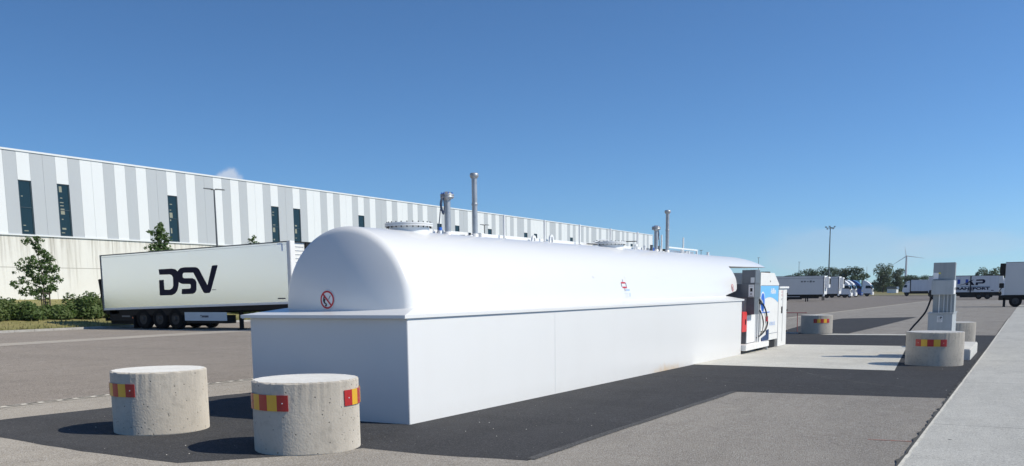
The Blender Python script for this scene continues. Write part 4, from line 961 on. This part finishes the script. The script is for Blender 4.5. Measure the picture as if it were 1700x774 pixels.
# generic box trailer pointing +X, origin at the nose foot (front right corner on the ground)
def make_trailer(label, loc, length, side_m, front_m, h=3.9, unit=True, group=None, name='box_trailer', wheels=True, zb=1.15):
    t = thing(name, label, 'trailer', loc, 0, group)
    b = MB(); b.box(-length, 0, 0, 2.5, zb, h, side_m, .02); b.build('body', t)
    b = MB(); b.box(-length, .02, -.015, 2.515, h+.002, h+.05, m_dgrey); b.box(-length, 0, -.012, -.001, zb-.03, zb+.07, side_m); b.box(-length, 0, -.012, -.001, h-.35, h-.32, m_dgrey); b.build('side_rails', t)
    b = MB(); b.box(.002, .16, 0, 2.5, zb-.05, h, front_m, .03); b.box(.0, .2, .0, .3, zb-.35, h-.02, front_m, .02); b.build('front_wall', t)
    if unit:
        b = MB(); b.box(.16, .75, .55, 1.95, 2.1, h-.15, front_m, .06); b.box(.30, .76, .9, 2.2, h-1.35, h-.35, m_dark, .03); b.build('cooling_unit', t)
    b = MB(); b.box(-length, -.2, .5, 2.0, .75, zb-.03, m_dark); b.box(-length+1, -7.2, .04, .1, .45, zb-.05, m_dark)
    b.box(-6.8, -3.2, .03, .12, .35, zb-.1, m_dark); b.box(-6.6, -3.5, .02, .03, .75, .82, m_steel); b.build('chassis_frame', t)
    if wheels:
        for x in (-length+2.0, -length+3.3, -length+4.6):
            wheel(t, x, .18, .5, .5, .32)
    for yy in (.4, 1.9): b = MB(); b.box(-2.75, -2.6, yy, yy+.14, 0, .9, m_dark); b.build('landing_leg', t)
    return t
z150 = gz(150)
grp = 'white box trailers parked in the far row'
t1 = make_trailer('white box trailer with shade-greyed side directly behind the electrical cabinet', (-28.3, 152.6, gz(152)), 13.4, m_truckshade, m_truckwhite, 3.98, group=grp)
make_trailer('box trailer second in the far row, mostly hidden, with white nose', (-29.35, 171.8, gz(171)), 13.4, m_truckshade, m_truckwhite, 4.1, group=grp)
def tiny_lettering(x0, z0, t):
    b = MB(); rnd = random.Random(3)
    for q in range(5): b.box(x0+.45*q, x0+.45*q+.3, -.016, -.013, z0+rnd.uniform(0, .12), z0+rnd.uniform(.18, .3), m_dgrey)
    b.build_each('faint_letter', t)
tiny_lettering(-3.4, 3.0, t1)
# extra trailer nearer left behind the tank niche
make_trailer('pale box trailer seen through the gap beneath the tank hood', (-44.5, 152.6, gz(152)), 13.4, m_curtain, m_truckwhite, 3.98, group=grp)

# tractor cab pointing +X, origin on the ground at the front right wheel corner
def make_cab(label, loc, paint, trim, group, rotz=0, trailer_m=None, mirror=False, name='truck_tractor'):
    t = thing(name, label, 'truck', loc, rotz, group)
    b = MB()
    prof = [(-2.25, .75), (-.05, .75), (.0, 1.0), (-.02, 1.9), (-.35, 2.75), (-.62, 2.95), (-1.2, 3.45), (-1.75, 3.72), (-2.25, 3.8)]
    b.prism(prof, paint, 'y', 0, 2.45); b.build('cab', t)
    b = MB(); b.prism([(-.62, 2.97), (-.5, 2.99), (-1.15, 3.52), (-1.75, 3.80), (-2.05, 3.86), (-2.05, 3.74), (-1.75, 3.74), (-1.2, 3.47)], trim, 'y', -.01, 2.46)
    b.box(-2.30, -1.85, -.03, .25, 2.9, 3.88, trim, .02); b.build('roof_fairing', t)
    b = MB(); b.prism([(-1.55, 1.95), (-.18, 1.95), (-.48, 2.62), (-1.5, 2.62)], m_glass, 'y', -.006, -.002); b.build('side_window', t)
    b = MB(); b.add([(.004, .1, 1.95), (.004, 2.35, 1.95), (-.335, 2.35, 2.78), (-.335, .1, 2.78)], [(0, 1, 2, 3)], m_glass); b.build('windscreen', t)
    b = MB(); b.prism([(-.35, .35), (.08, .35), (.12, .6), (.10, 1.05), (-.25, 1.05)], trim, 'y', -.02, 2.47); b.box(.101, .125, .1, .42, .62, .85, m_sign); b.box(.101, .125, 2.05, 2.35, .62, .85, m_sign); b.build('bumper', t)
    b = MB(); b.box(.02, .035, .35, 2.1, 1.1, 1.7, m_dgrey); b.build('grille', t)
    b = MB(); b.box(-.12, .12, -.28, -.05, 1.75, 2.5, trim if trim != paint else m_dark, .03); b.box(-.14, -.12, -.26, -.07, 1.8, 2.45, m_dark); b.build('mirror', t)
    b = MB(); b.box(-6.0, -2.3, .7, 1.75, .55, .85, m_dark); b.box(-2.2, -.5, .1, 2.3, .45, .74, m_dark); b.box(-3.6, -2.4, .05, .6, .4, .95, m_dgrey); b.build('chassis_frame', t)
    wheel(t, -1.15, .2, .5, .5, .3); wheel(t, -4.9, .25, .5, .5, .45)
    if trailer_m:
        b = MB(); b.box(-16, -2.9, 0, 2.5, 1.15, 3.95, trailer_m, .02); b.build('trailer_body', t)
        b = MB(); b.box(-16, -6.3, .4, 2.1, .6, 1.14, m_dark); b.build('trailer_chassis', t)
    return t
g2 = 'tractor units at the end of the far row'
make_cab('white tractor cab nearest the parked box trailers', (-33.55, 211.6, -.55), m_truckwhite, m_truckwhite, g2)
make_cab('white tractor cab squeezed between the first white cab and the blue cab', (-33.5, 217.5, -.55), m_truckwhite, m_truckwhite, g2)
make_cab('deep blue tractor cab in the far row', (-33.9, 228.6, -.55), m_cabblue, m_cabblue, g2, trailer_m=m_ltblue)
make_cab('white tractor cab farthest right, coupled to a teal trailer', (-33.35, 241.8, -.55), m_truckwhite, m_truckwhite, g2, trailer_m=m_teal)

# rigid truck facing left
rg = thing('curtain_truck', 'white cab-over truck facing left beside the wind turbine', 'truck', (-26.6, 242, -.55)); GO = (-26.6, 242, -.55)
b = MB(); b.prism([(-24.95, .35), (-26.5, .35), (-26.62, .9), (-26.45, 1.5), (-26.1, 2.3), (-25.6, 2.5), (-24.95, 2.7)], m_truckwhite, 'y', 242, 244.4); b.build('cab', rg, GO)
b = MB(); b.prism([(-26.38, 1.5), (-25.6, 1.5), (-25.55, 2.1), (-26.12, 2.15)], m_glass, 'y', 241.985, 241.995); b.build('side_window', rg, GO)
b = MB(); b.prism([(-26.1, 2.5), (-25.0, 2.72), (-25.0, 3.1), (-25.4, 3.05)], m_truckwhite, 'y', 242.1, 244.3); b.build('roof_spoiler', rg, GO)
b = MB(); b.box(-24.85, -20.6, 242, 244.5, .62, 3.2, m_curtain, .02); b.build('load_body', rg, GO)
b = MB(); b.box(-20.4, -14.6, 242, 244.5, .62, 3.2, m_curtain, .02); b.build('load_body', rg, GO)
b = MB()
for x in (-24.9, -20.55): b.box(x, x+.16, 241.97, 244.5, .6, 3.22, m_dark)
b.box(-24.85, -14.6, 241.98, 244.5, 3.2, 3.26, m_steel); b.build_each('body_pillar', rg, GO)
b = MB(); b.box(-26.2, -14.6, 242.4, 244.2, .0, .6, m_dark); b.box(-24.3, -18.6, 242.02, 242.1, .05, .58, m_dark); b.build('chassis_frame', rg, GO)
for x in (-25.6, -19.6, -16.4): wheel(rg, x-GO[0], .15, .48, .48, .3)

# curtain trailer with company lettering
ZL = gz(176)
lk = thing('curtain_trailer', 'white curtain-sided trailer with dark LKP TRANSPORT lettering', 'trailer', (-8, 176, ZL)); LO = (-8, 176, ZL)
b = MB(); b.box(-15.2, -4.55, 176, 178.5, .62, 3.32, m_curtain, .02); b.build('curtain_body', lk, LO)
b = MB(); b.box(-15.25, -3.9, 175.98, 178.5, 3.32, 3.40, m_dark); b.box(-8.80, -8.62, 175.975, 176.0, .45, 3.33, m_dark); b.box(-15.2, -4.5, 175.98, 178.5, .54, .62, m_dark)
b.build('frame_rails', lk, LO)
b = MB(); b.box(-4.54, -3.9, 176.02, 178.5, .62, 3.32, m_offwhite, .02); b.build('front_wall', lk, LO)
b = MB(); b.box(-15.2, -4.2, 176.2, 178.3, -.0, .54, m_dark); b.box(-10.3, -5.4, 176.1, 178.2, -.25, .2, m_dark); b.build('chassis_frame', lk, LO)
b = MB(); b.box(-12.0, -7.9, 176.04, 176.1, .14, .5, m_dark); b.build('side_guard', lk, LO)
for x in (-14.3, -13.1, -7.4, -6.1): wheel(lk, x-LO[0], .2, .5, .5, .3)
b = MB(); b.box(-4.1, -2.3, 176.2, 178.4, -.5, 2.9, m_truckwhite, .1); b.build('tractor_cab', lk, LO)
m_lkpblue = mat('lettering_blue', (.02, .07, .42), .5)
YL = 175.975
def flat(poly, m_, name, par=lk, y=YL, org=LO, dy=.01): b = MB(); b.prism(poly, m_, 'y', y, y+dy); return b.build(name, par, org)
flat([(-10.73, 2.75), (-10.31, 2.74), (-10.31, 2.02), (-10.73, 2.0)], m_lkpblue, 'letter')
flat([(-9.497, 2.759), (-9.085, 2.755), (-9.085, 2.34), (-9.49, 2.15)], m_lkpblue, 'letter')
flat([(-10.564, 1.787), (-9.893, 1.934), (-9.372, 2.174), (-8.914, 2.465), (-8.224, 2.764), (-8.561, 2.459), (-9.076, 2.169), (-9.598, 1.956), (-10.065, 1.807)], m_logo, 'swoosh', dy=.012)
flat([(-9.465, 2.0), (-9.074, 2.13), (-9.057, 1.793), (-9.447, 1.798)], m_logo, 'letter')
flat([(-8.906, 2.29), (-8.552, 2.40), (-8.1, 1.78), (-8.549, 1.786)], m_logo, 'letter')
flat([(-7.869, 2.707), (-6.82, 2.741), (-6.606, 2.647), (-6.516, 2.491), (-6.527, 2.26), (-6.669, 2.095), (-6.899, 2.034), (-7.576, 2.031), (-7.61, 1.773), (-7.985, 1.778), (-7.939, 2.243), (-7.004, 2.254), (-6.893, 2.356), (-6.898, 2.459), (-7.04, 2.5), (-7.916, 2.475)], m_logo, 'letter')
flat([(-10.2, 1.60), (-5.8, 1.60), (-5.8, 1.52), (-10.2, 1.52)], mat('lettering_shade', (.10, .22, .35), .5), 'underline')
tx = text_mesh('TRANSPORT', .62, m_logo, 'lettering', lk, .03, 1.0, lambda x, y: (x, y, 0))
xsv = [v_.co.x for v_ in tx.data.vertices]; x_min, x_max = min(xsv), max(xsv)
for v_ in tx.data.vertices: v_.co = ((-11.55+(v_.co.x-x_min)/(x_max-x_min)*(11.55-5.78))-LO[0], YL-.004-LO[1], 1.02+v_.co.y*.95-LO[2])
flat([(-9.2, .80), (-8.2, .80), (-8.2, .90), (-9.2, .90)], m_logo, 'small_print'); flat([(-5.6, .84), (-5.2, .84), (-5.2, .95), (-5.6, .95)], m_logo, 'small_print')

# the nearer trailer leaving the frame at the right, nose to the left
ZR = gz(99)
rt = thing('grey_box_trailer', 'pale grey box trailer cut off by the right edge, nose towards the left', 'trailer', (-2, 99, ZR)); O3 = (-2, 99, ZR)
b = MB(); b.box(-2.03, 11, 99, 101.5, .74, 3.74, mat('grey_trailer_panel', (.52, .54, .56), .4, noise=[((.5, 1, .5), .4, (.45, .47, .49))]), .02); b.build('body', rt, O3)
b = MB(); b.box(-2.06, 11, 98.985, 101.5, 3.74, 3.78, m_dgrey); b.box(-2.05, 11, 98.985, 99, .68, .76, m_dark); b.build('side_rails', rt, O3)
b = MB(); b.box(-2.50, -2.035, 99.4, 101.2, 2.55, 3.68, m_dark, .03); b.build('cooling_unit', rt, O3)
b = MB(); b.box(-2.50, -2.1, 99.1, 99.5, 1.40, 1.85, m_dark, .04); b.tube([(-2.3, 99.3, 1.4), (-2.42, 99.3, 1.15), (-2.3, 99.3, .9), (-2.4, 99.3, .7)], .04, m_dark); b.build('coupling_gear', rt, O3)
b = MB(); b.box(-2.3, 11, 99.4, 101.1, .3, .73, m_dark); b.box(-2.5, -1.4, 99.1, 101, .28, .70, m_dark); b.build('chassis_frame', rt, O3)
b = MB(); b.box(-2.12, -1.90, 99.1, 99.3, ZR, .5, m_dark); b.build('support_leg', rt, O3)
for x in (-1.08, .35, 4.0): wheel(rt, x+2, .2, .54, .54, .32)

# ------------------------------------------------------------------ lamps and masts
def lamp(loc, h, label, arm=.9):
    t = thing('lamp_post', label, 'lamp post', loc, 0, 'double-headed lamp posts around the yard')
    b = MB(); b.cyl((0, 0, 0), (0, 0, h), .085, m_pole, .05, 12); b.build('pole', t)
    b = MB(); b.cyl((-.1, -.22, h), (.1, .22, h+.02), .03, m_pole); b.build('cross_arm', t)
    for s in (-1, 1):
        b = MB(); n_ = 14
        vs = [( .02+.16*math.cos(2*math.pi*i/n_), s*(arm*.62)+.46*math.sin(2*math.pi*i/n_), h+.02+.02*s+(.05 if j else 0)) for j in (0, 1) for i in range(n_)]
        b.add(vs, [list(range(n_)), list(range(2*n_-1, n_-1, -1))]+[(i, (i+1) % n_, n_+(i+1) % n_, n_+i) for i in range(n_)], m_pole); b.build('lamp_head', t)
    return t
lamp((-52.1, 50.3, .8), 8.35, 'double-headed lamp post in front of the striped warehouse wall, behind the lettered trailer')
lamp((-56, 95.5, .4), 8.9, 'double-headed lamp post showing above the tank between the tall vent pipe and the lifting lugs')
lamp((-58.5, 186, -.2), 9.6, 'double-headed lamp post showing over the rear hood of the tank')
lamp((-59.5, 236, -.2), 9.4, 'double-headed lamp post right above the fuel dispenser')
lamp((-58, 276, -.2), 9.2, 'double-headed lamp post rising behind the shade-greyed box trailer', .9)
ms = thing('floodlight_mast', 'tall floodlight mast with a ring of lamps above the far trailers', 'light mast', (-66, 366, -.5))
b = MB(); b.cyl((0, 0, 0), (0, 0, 24.6), .30, m_pole, .16, 14); b.build('pole', ms)
b = MB(); b.cyl((-1.5, -.5, 24.2), (1.5, .5, 24.2), .07, m_pole); b.cyl((.5, -1.3, 24.2), (-.5, 1.3, 24.2), .07, m_pole); b.build('head_frame', ms)
for (x, y, z) in ((-1.5, -.5, 24.5), (-.95, -.3, 23.8), (-.1, -1.0, 24.6), (.15, -.9, 23.9), (1.0, .2, 23.9), (1.45, .5, 24.6), (.2, 1.2, 24.2)):
    b = MB(); b.box(x-.28, x+.28, y-.15, y+.15, z-.22, z+.22, m_pole, .03); b.box(x-.22, x+.22, y-.17, y-.15, z-.17, z+.17, m_steel); b.build('floodlight', ms)
tm = thing('slender_mast', 'slender pale mast rising between the far trees', 'mast', (-77, 536, -.5))
b = MB(); b.cyl((0, 0, 0), (0, 0, 13), .17, m_steel, .10, 10); b.cyl((0, 0, 13), (0, 0, 13.6), .05, m_steel); b.build('pole', tm)

# wind turbine
wt = thing('wind_turbine', 'white three-bladed wind turbine on the horizon', 'wind turbine', (-340.5, 3172, -.5))
b = MB(); b.cyl((0, 0, -3), (0, 0, 96), 4.4, m_turb, 2.6, 24); b.build('tower', wt)
b = MB(); b.box(-2.2, 2.2, -5, 8, 95.5, 99.8, m_turb, .8); b.build('nacelle', wt)
b = MB(); b.rev([(0, -3.2), (1.4, -2.6), (2.1, -1), (2.1, 1)], (0, -6, 97.5), m_turb, 18, 'y'); b.build('rotor_hub', wt)
for a in (101, -9, 214):
    d_ = Vector((math.cos(R(a)), 0, math.sin(R(a)))); p_ = Vector((-d_.z, 0, d_.x)); vs = []; L_ = 52 if a != 101 else 30
    for t in (0, .06, .18, .45, .75, 1):
        w_ = 1.0 if t == 0 else (2.3 if t < .3 else 2.3*(1-t)+.45); c_ = Vector((0, -6.2, 97.5))+d_*L_*t
        vs += [c_-p_*w_*.35, c_+p_*w_*.65, c_+p_*w_*.2+Vector((0, .9*(1-t)+.15, 0)), c_+p_*w_*.2-Vector((0, .5*(1-t)+.1, 0))]
    b = MB(); b.add(vs, [(4*i+k_, 4*i+j, 4*i+4+j, 4*i+4+k_) for i in range(5) for k_, j in ((0, 2), (2, 1), (1, 3), (3, 0))], m_turb, True); b.build('blade', wt)

# ------------------------------------------------------------------ vegetation
def leaf_cloud(b, centres, count, size, m_, rnd, flat_=1.0):
    """small bent leaf faces scattered through ellipsoids (centre, radii)"""
    wts = [c[1][0]*c[1][1]*c[1][2] for c in centres]; tot = sum(wts)
    for (c, rr), w_ in zip(centres, wts):
        for i in range(int(count*w_/tot)):
            while True:
                p = Vector((rnd.uniform(-1, 1), rnd.uniform(-1, 1), rnd.uniform(-1, 1)))
                if p.length <= 1 and (p.length > .45 or rnd.random() < .3): break
            q = Vector((c[0]+p.x*rr[0], c[1]+p.y*rr[1], c[2]+p.z*rr[2])); s_ = size*rnd.uniform(.6, 1.3)
            a = Vector((rnd.gauss(0, 1), rnd.gauss(0, 1), rnd.gauss(0, .6))).normalized(); n_ = (p+Vector((rnd.gauss(0, .5), rnd.gauss(0, .5), rnd.gauss(.4, .5)))).normalized()
            v_ = a.cross(n_).normalized(); a = n_.cross(v_)
            b.add([q-a*s_, q-v_*s_*.5-n_*s_*.12, q+a*s_, q+v_*s_*.5-n_*s_*.12], [(0, 1, 2, 3)], m_)
def tree(name, label, loc, h, blobs, count, lsz, m_, trunk_r, seed, group=None, limbs=6, scale=1.0):
    rnd = random.Random(seed); t = thing(name, label, 'tree', loc, 0, group)
    b = MB(); pts = [(0, 0, -.1), (rnd.uniform(-.1, .1)*trunk_r*4, 0, h*.3), (rnd.uniform(-.2, .2)*trunk_r*4, rnd.uniform(-.2, .2)*trunk_r*4, h*.6), (0, 0, h*.88)]
    b.tube(pts, lambda t_: trunk_r*(1-.8*t_), m_bark, 8, 4)
    for c, rr in blobs[:limbs+8]:
        z0 = max(h*.22, c[2]-h*.16); b.tube([(0, 0, z0), (c[0]*.55, c[1]*.55, (z0+c[2])/2+h*.01), c], lambda t_: trunk_r*.42*(1-.8*t_), m_bark, 6, 3)
    b.build('trunk', t); b = MB(); leaf_cloud(b, blobs, count, lsz, m_, rnd); b.build('crown', t); return t

# young tree with stakes: straggly branches leaning left at the top
def young(loc, top_h, seed, label, spread=1.0, stakes=True, pts=None):
    rnd = random.Random(seed); t = thing('young_tree', label, 'tree', loc, 0, 'young trees along the warehouse')
    b = MB(); lean = (-.25, -.45)
    path = [(0, 0, -.1), (.02, 0, top_h*.25), (0, -.05, top_h*.5), (lean[0]*.4, lean[1]*.4, top_h*.78), (lean[0], lean[1], top_h)]
    b.tube(path, lambda q: .055*(1-.82*q), m_bark, 8, 5)
    lb = MB(); br = pts
    for (dy, z, rr) in br:
        z0 = z-.35*abs(dy)-.1; dx = rnd.uniform(-.5, .5)*abs(dy)+rnd.uniform(-.15, .15); k_ = min(1, z0/top_h); base = (lean[0]*k_*k_*.8, lean[1]*k_*k_*.8, max(z0, .9))
        b.tube([base, (dx*.5, dy*.55, (base[2]+z)/2+.05), (dx, dy, z)], lambda q: .02*(1-.7*q), m_bark, 5, 3)
        leaf_cloud(lb, [((dx, dy, z), (rr*.8, rr*1.05, rr*.62)), ((dx*.6, dy*.65, z-.12), (rr*.55, rr*.7, rr*.4))], int(215*rr), .09, m_leaf, rnd)
        for q_ in range(5):
            t2 = rnd.uniform(.3, 1.15); leaf_cloud(lb, [((dx*t2+rnd.gauss(0, .12), dy*t2+rnd.gauss(0, .16), z+(t2-1)*.3+rnd.gauss(0, .16)), (.11, .13, .09))], 14, .085, m_leaf, rnd)
    b.build('trunk', t); lb.build('crown', t)
    if stakes:
        for (dx, dy, hh) in ((.22, -.30, 1.55), (.2, .16, 1.58), (-.25, -.08, 1.5), (.0, .34, 1.5)):
            s = thing('tree_stake', 'dark wooden stake', 'stake', (0, 0, 0)) if False else None
            c = MB(); c.cyl((dx, dy, 0), (dx+.02, dy+.02, hh), .032, m_stake, seg=8); c.build('support_stake', t)
        c = MB(); c.box(.25, .28, -.32, .18, 1.36, 1.42, m_stake); c.box(.24, .27, -.32, .18, 1.02, 1.08, m_stake); c.build_each('stake_rail', t)
    return t
yt = young((-47.5, 33.05, .48), 4.45, 4, 'young broad-leaved tree tied to wooden stakes in front of the concrete wall, nearest left',
      pts=[(-0.70, 4.32, 0.37), (-0.33, 4.42, 0.26), (-0.19, 4.05, 0.28), (0.05, 3.67, 0.37), (0.70, 3.30, 0.35), (0.33, 3.49, 0.35), (0.98, 2.74, 0.37), (0.56, 2.79, 0.48), (0.09, 2.98, 0.48), (-0.51, 2.93, 0.44), (-1.12, 3.21, 0.40), (-1.72, 2.98, 0.37), (-1.40, 2.70, 0.35), (-0.74, 2.51, 0.48), (-1.26, 2.14, 0.40), (-1.81, 1.86, 0.33), (-0.33, 2.14, 0.53), (0.33, 2.23, 0.53), (0.88, 2.19, 0.44), (1.02, 1.72, 0.33), (0.37, 1.67, 0.44), (-0.37, 1.63, 0.48), (-1.12, 1.49, 0.35), (-1.35, 1.40, 0.26), (0.00, 1.49, 0.40), (0.09, 0.65, 0.22), (-0.05, 0.42, 0.18)])
yt.scale = (.9, .84, .97)
young((-47.5, 41.4, .48), 5.2, 9, 'young tree whose top shows above the lettered trailer, before the third window', stakes=False,
      pts=[(-0.09, 5.49, 0.25), (-0.42, 5.21, 0.31), (-0.70, 4.98, 0.26), (0.09, 5.07, 0.35), (-0.28, 4.74, 0.40), (0.19, 4.65, 0.35), (-0.19, 4.37, 0.40), (-0.65, 4.19, 0.31), (0.23, 4.19, 0.44), (-0.09, 3.91, 0.44), (0.56, 3.81, 0.44), (-0.70, 3.77, 0.35), (-1.02, 3.72, 0.31), (0.28, 3.53, 0.48), (-0.47, 3.44, 0.44), (0.65, 3.26, 0.44), (-0.84, 3.16, 0.35), (0.00, 2.98, 0.53), (0.47, 2.60, 0.53), (-0.47, 2.60, 0.53), (0.00, 2.14, 0.53)])
young((-47.5, 49.2, .48), 4.7, 12, 'tip of a young tree poking just above the middle of the trailer roof', stakes=False,
      pts=[(-0.14, 4.88, 0.14), (0.19, 4.70, 0.18), (-0.09, 4.37, 0.18), (0.37, 3.91, 0.26), (-0.37, 3.81, 0.26), (0.00, 3.44, 0.40), (0.47, 2.98, 0.40), (-0.47, 2.98, 0.40), (0.00, 2.42, 0.44)])
def shrub(loc, rx, ry, rz_, count, seed, label, m_=None):
    rnd = random.Random(seed); t = thing('shrub', label, 'shrub', loc, 0, 'shrubs planted along the grass bank')
    b = MB(); cl = []
    for i in range(12):
        a = rnd.uniform(0, 6.28); q = rnd.uniform(.1, .75); cl.append(((rx*q*math.cos(a), ry*q*math.sin(a), rz_*rnd.uniform(.35, .8)), (rx*.42, ry*.38, rz_*rnd.uniform(.28, .5))))
    cl.append(((0, 0, rz_*.35), (rx*.9, ry*.95, rz_*.45)))
    leaf_cloud(b, cl, int(count*1.3), .10, m_ or m_leafy, rnd)
    for i in range(26):
        a = rnd.uniform(0, 6.28); q = rnd.uniform(.2, .85); p = Vector((rx*q*math.cos(a), ry*q*math.sin(a), rz_*rnd.uniform(.8, 1.12)*(1-.25*q)))
        for j in range(7): leaf_cloud(b, [((p.x, p.y, p.z-.06*j), (.06, .06, .05))], 3, .06, m_ or m_leafy, rnd)
    b.build('foliage', t)
    b = MB()
    for i in range(9):
        a = 6.28*i/9; b.cyl((0, 0, -.1), (rx*.5*math.cos(a), ry*.5*math.sin(a), rz_*.6), .02, m_bark, .008, 5)
    b.build('stems', t); return t
shrub((-46.2, 28.9, .40), 1.2, 1.5, 1.15, 2800, 1, 'green shrub at the left edge of the photo')
shrub((-46.0, 31.0, .40), 1.1, 1.15, .90, 2200, 2, 'low green shrub just left of the staked young tree')
shrub((-45.9, 32.6, .40), 1.0, .9, .72, 1600, 3, 'lowest shrub, at the foot of the staked young tree')
shrub((-46.0, 34.4, .40), 1.2, 1.25, 1.22, 3000, 5, 'tall rounded shrub right of the staked young tree')
shrub((-45.6, 36.4, .36), 1.1, 1.2, .80, 2200, 6, 'low shrub half behind the rear of the lettered trailer')
shrub((-45.4, 39.2, .36), 1.1, 1.5, .75, 1600, 8, 'shrub behind the wheels of the lettered trailer')
shrub((-45.4, 42.6, .36), 1.1, 1.6, .75, 1600, 9, 'shrub seen beneath the middle of the lettered trailer')
shrub((-45.4, 46.2, .36), 1.1, 1.6, .85, 1600, 10, 'shrub seen beneath the nose of the lettered trailer')
shrub((-45.4, 49.6, .36), 1.1, 1.6, .95, 1600, 11, 'last shrub, between the trailer nose and the tank')

def crown_blobs(rnd, h, rad, n_, zlo=.3):
    bl = []
    for i in range(n_):
        a = rnd.uniform(0, 6.28); z = h*rnd.uniform(zlo, .86); q = rad*math.sqrt(max(.05, 1-((z/h-.55)/.5)**2))*rnd.uniform(.15, .75)
        bl.append(((q*math.cos(a), q*math.sin(a), z), (rad*rnd.uniform(.26, .45), rad*rnd.uniform(.26, .45), h*rnd.uniform(.09, .16))))
    bl.append(((0, 0, h*.55), (rad*.55, rad*.55, h*.28))); return bl
def far_tree(px_x, y, h, rad, seed, label, m_, count=2600, zlo=.25, name='broadleaf_tree'):
    rnd = random.Random(seed); return tree(name, label, (px_x, y, -.6), h, crown_blobs(rnd, h, rad, 16, zlo), count, .34, m_, .35, seed, 'trees beyond the yard')
def xat(px, y):   # x where a picture column meets the distance y (used once to lay the tree belt out)
    d_ = f+r*((px-850)/1548.32)+u*((704.46-470)/1548.32); return d_.x/d_.y*y
far_tree(-85.5, 395, 9.2, 5.0, 21, 'far dark tree just right of the floodlight mast', m_leaffar)
far_tree(-80.5, 402, 10.8, 5.2, 22, 'far dark tree above the first white cabs', m_leaffar)
far_tree(-74.0, 408, 11.6, 5.4, 23, 'far dark tree above the blue cab', m_leaffar)
far_tree(-66.5, 400, 11.2, 5.4, 24, 'far tree above the rightmost white cab', m_leafpale)
far_tree(-60.5, 396, 10.8, 5.2, 25, 'far dark rounded tree at the right end of the left clump', m_leaffar, 3200, .12)
far_tree(-58.2, 372, 6.6, 2.3, 26, 'small narrow far tree standing in the dry field', m_leaffar, 1100, .15)
far_tree(-53.0, 415, 13.0, 5.6, 27, 'pale airy far tree left of the wind turbine tower', m_leafpale, 3000, .2)
far_tree(-48.2, 420, 11.0, 4.4, 28, 'pale far tree directly before the wind turbine tower', m_leafpale, 2200, .2)
far_tree(-42.5, 430, 7.6, 7.0, 29, 'low domed far tree above the truck facing left', m_leaffar, 2600, .3)
far_tree(-34.5, 425, 8.2, 1.1, 30, 'thin pointed far tree behind the truck facing left', m_leaffar, 500, .3, 'poplar_tree')
far_tree(-30.5, 440, 7.6, 3.6, 31, 'far tree just left of the grey island dispenser', m_leaffar, 1400, .3)
far_tree(-13.5, 400, 9.6, 5.4, 32, 'broad far tree above the lettering on the curtain-sided trailer', m_leafpale, 2400, .3)
far_tree(-6.3, 405, 9.2, 4.0, 33, 'far tree above the front half of the curtain-sided trailer', m_leafpale, 2000, .3)
far_tree(-17.5, 398, 7.9, 2.4, 34, 'small far tree next to the grey island dispenser, on its right', m_leaffar, 900, .3)
far_tree(-89.5, 330, 7.5, .9, 35, 'leafless looking treetop above the electrical cabinet', m_leafpale, 120, .6, 'sapling_tree')
# far-off hedgerow that reads as one mass
b = MB(); rnd = random.Random(77); bl = []
for i in range(150):
    x = -330+i*3.6+rnd.uniform(-1, 1); bl.append(((x, 470+rnd.uniform(-20, 20)+(40 if x > -40 else 0), 1.2), (3.4, 3, rnd.uniform(1.8, 4.0))))
leaf_cloud(b, bl, 15000, .6, m_leaffar, rnd)
for c, rr in bl: b.box(c[0]-2.6, c[0]+2.6, c[1]+3, c[1]+3.5, -.6, 2.0, m_leaffar)
tag(b.build('hedgerow'), 'far-off dark hedgerow along the edge of the field', 'hedgerow', kind='stuff')
b = MB(); rnd = random.Random(78)
leaf_cloud(b, [((-250+i*5, 620, 1.5), (4, 3, rnd.uniform(4, 7))) for i in range(110)], 9000, .9, m_leaffar, rnd)
for i in range(110): b.box(-252.5+i*5, -247.5+i*5, 624, 624.6, -.6, 4.5, m_leaffar)
tag(b.build('far_wood'), 'far-off wood that closes the horizon', 'wood', kind='stuff')
# farm building roof and a low white shed in the field
fb = thing('farm_shed', 'low white farm shed in the field left of the truck facing left', 'shed', (-44.5, 372, -.5))
b = MB(); b.box(-1.6, 1.6, 0, 6, 0, 1.5, m_truckwhite); b.build('walls', fb); b = MB(); b.prism([(-1.9, 1.5), (1.9, 1.5), (1.6, 2.3), (-1.6, 2.3)], m_dgrey, 'y', -.3, 6.3); b.build('roof', fb)

# ------------------------------------------------------------------ air
m_haze = bpy.data.materials.new('haze_air'); m_haze.use_nodes = True; t = m_haze.node_tree; t.nodes.clear()
pv = N(t, 'ShaderNodeVolumePrincipled'); pv.inputs['Color'].default_value = (.80, .88, 1, 1); pv.inputs['Density'].default_value = .00010; pv.inputs['Anisotropy'].default_value = .3
o_ = N(t, 'ShaderNodeOutputMaterial'); L(t, pv.outputs[0], o_.inputs['Volume'])
b = MB(); b.box(-2600, 2600, -1300, 3420, -6, 155, m_haze); hz = b.build('haze'); hz.data.materials[0] = m_haze; hz['kind'] = 'stuff'; hz['label'] = 'thin pale blue haze in the air over the yard'
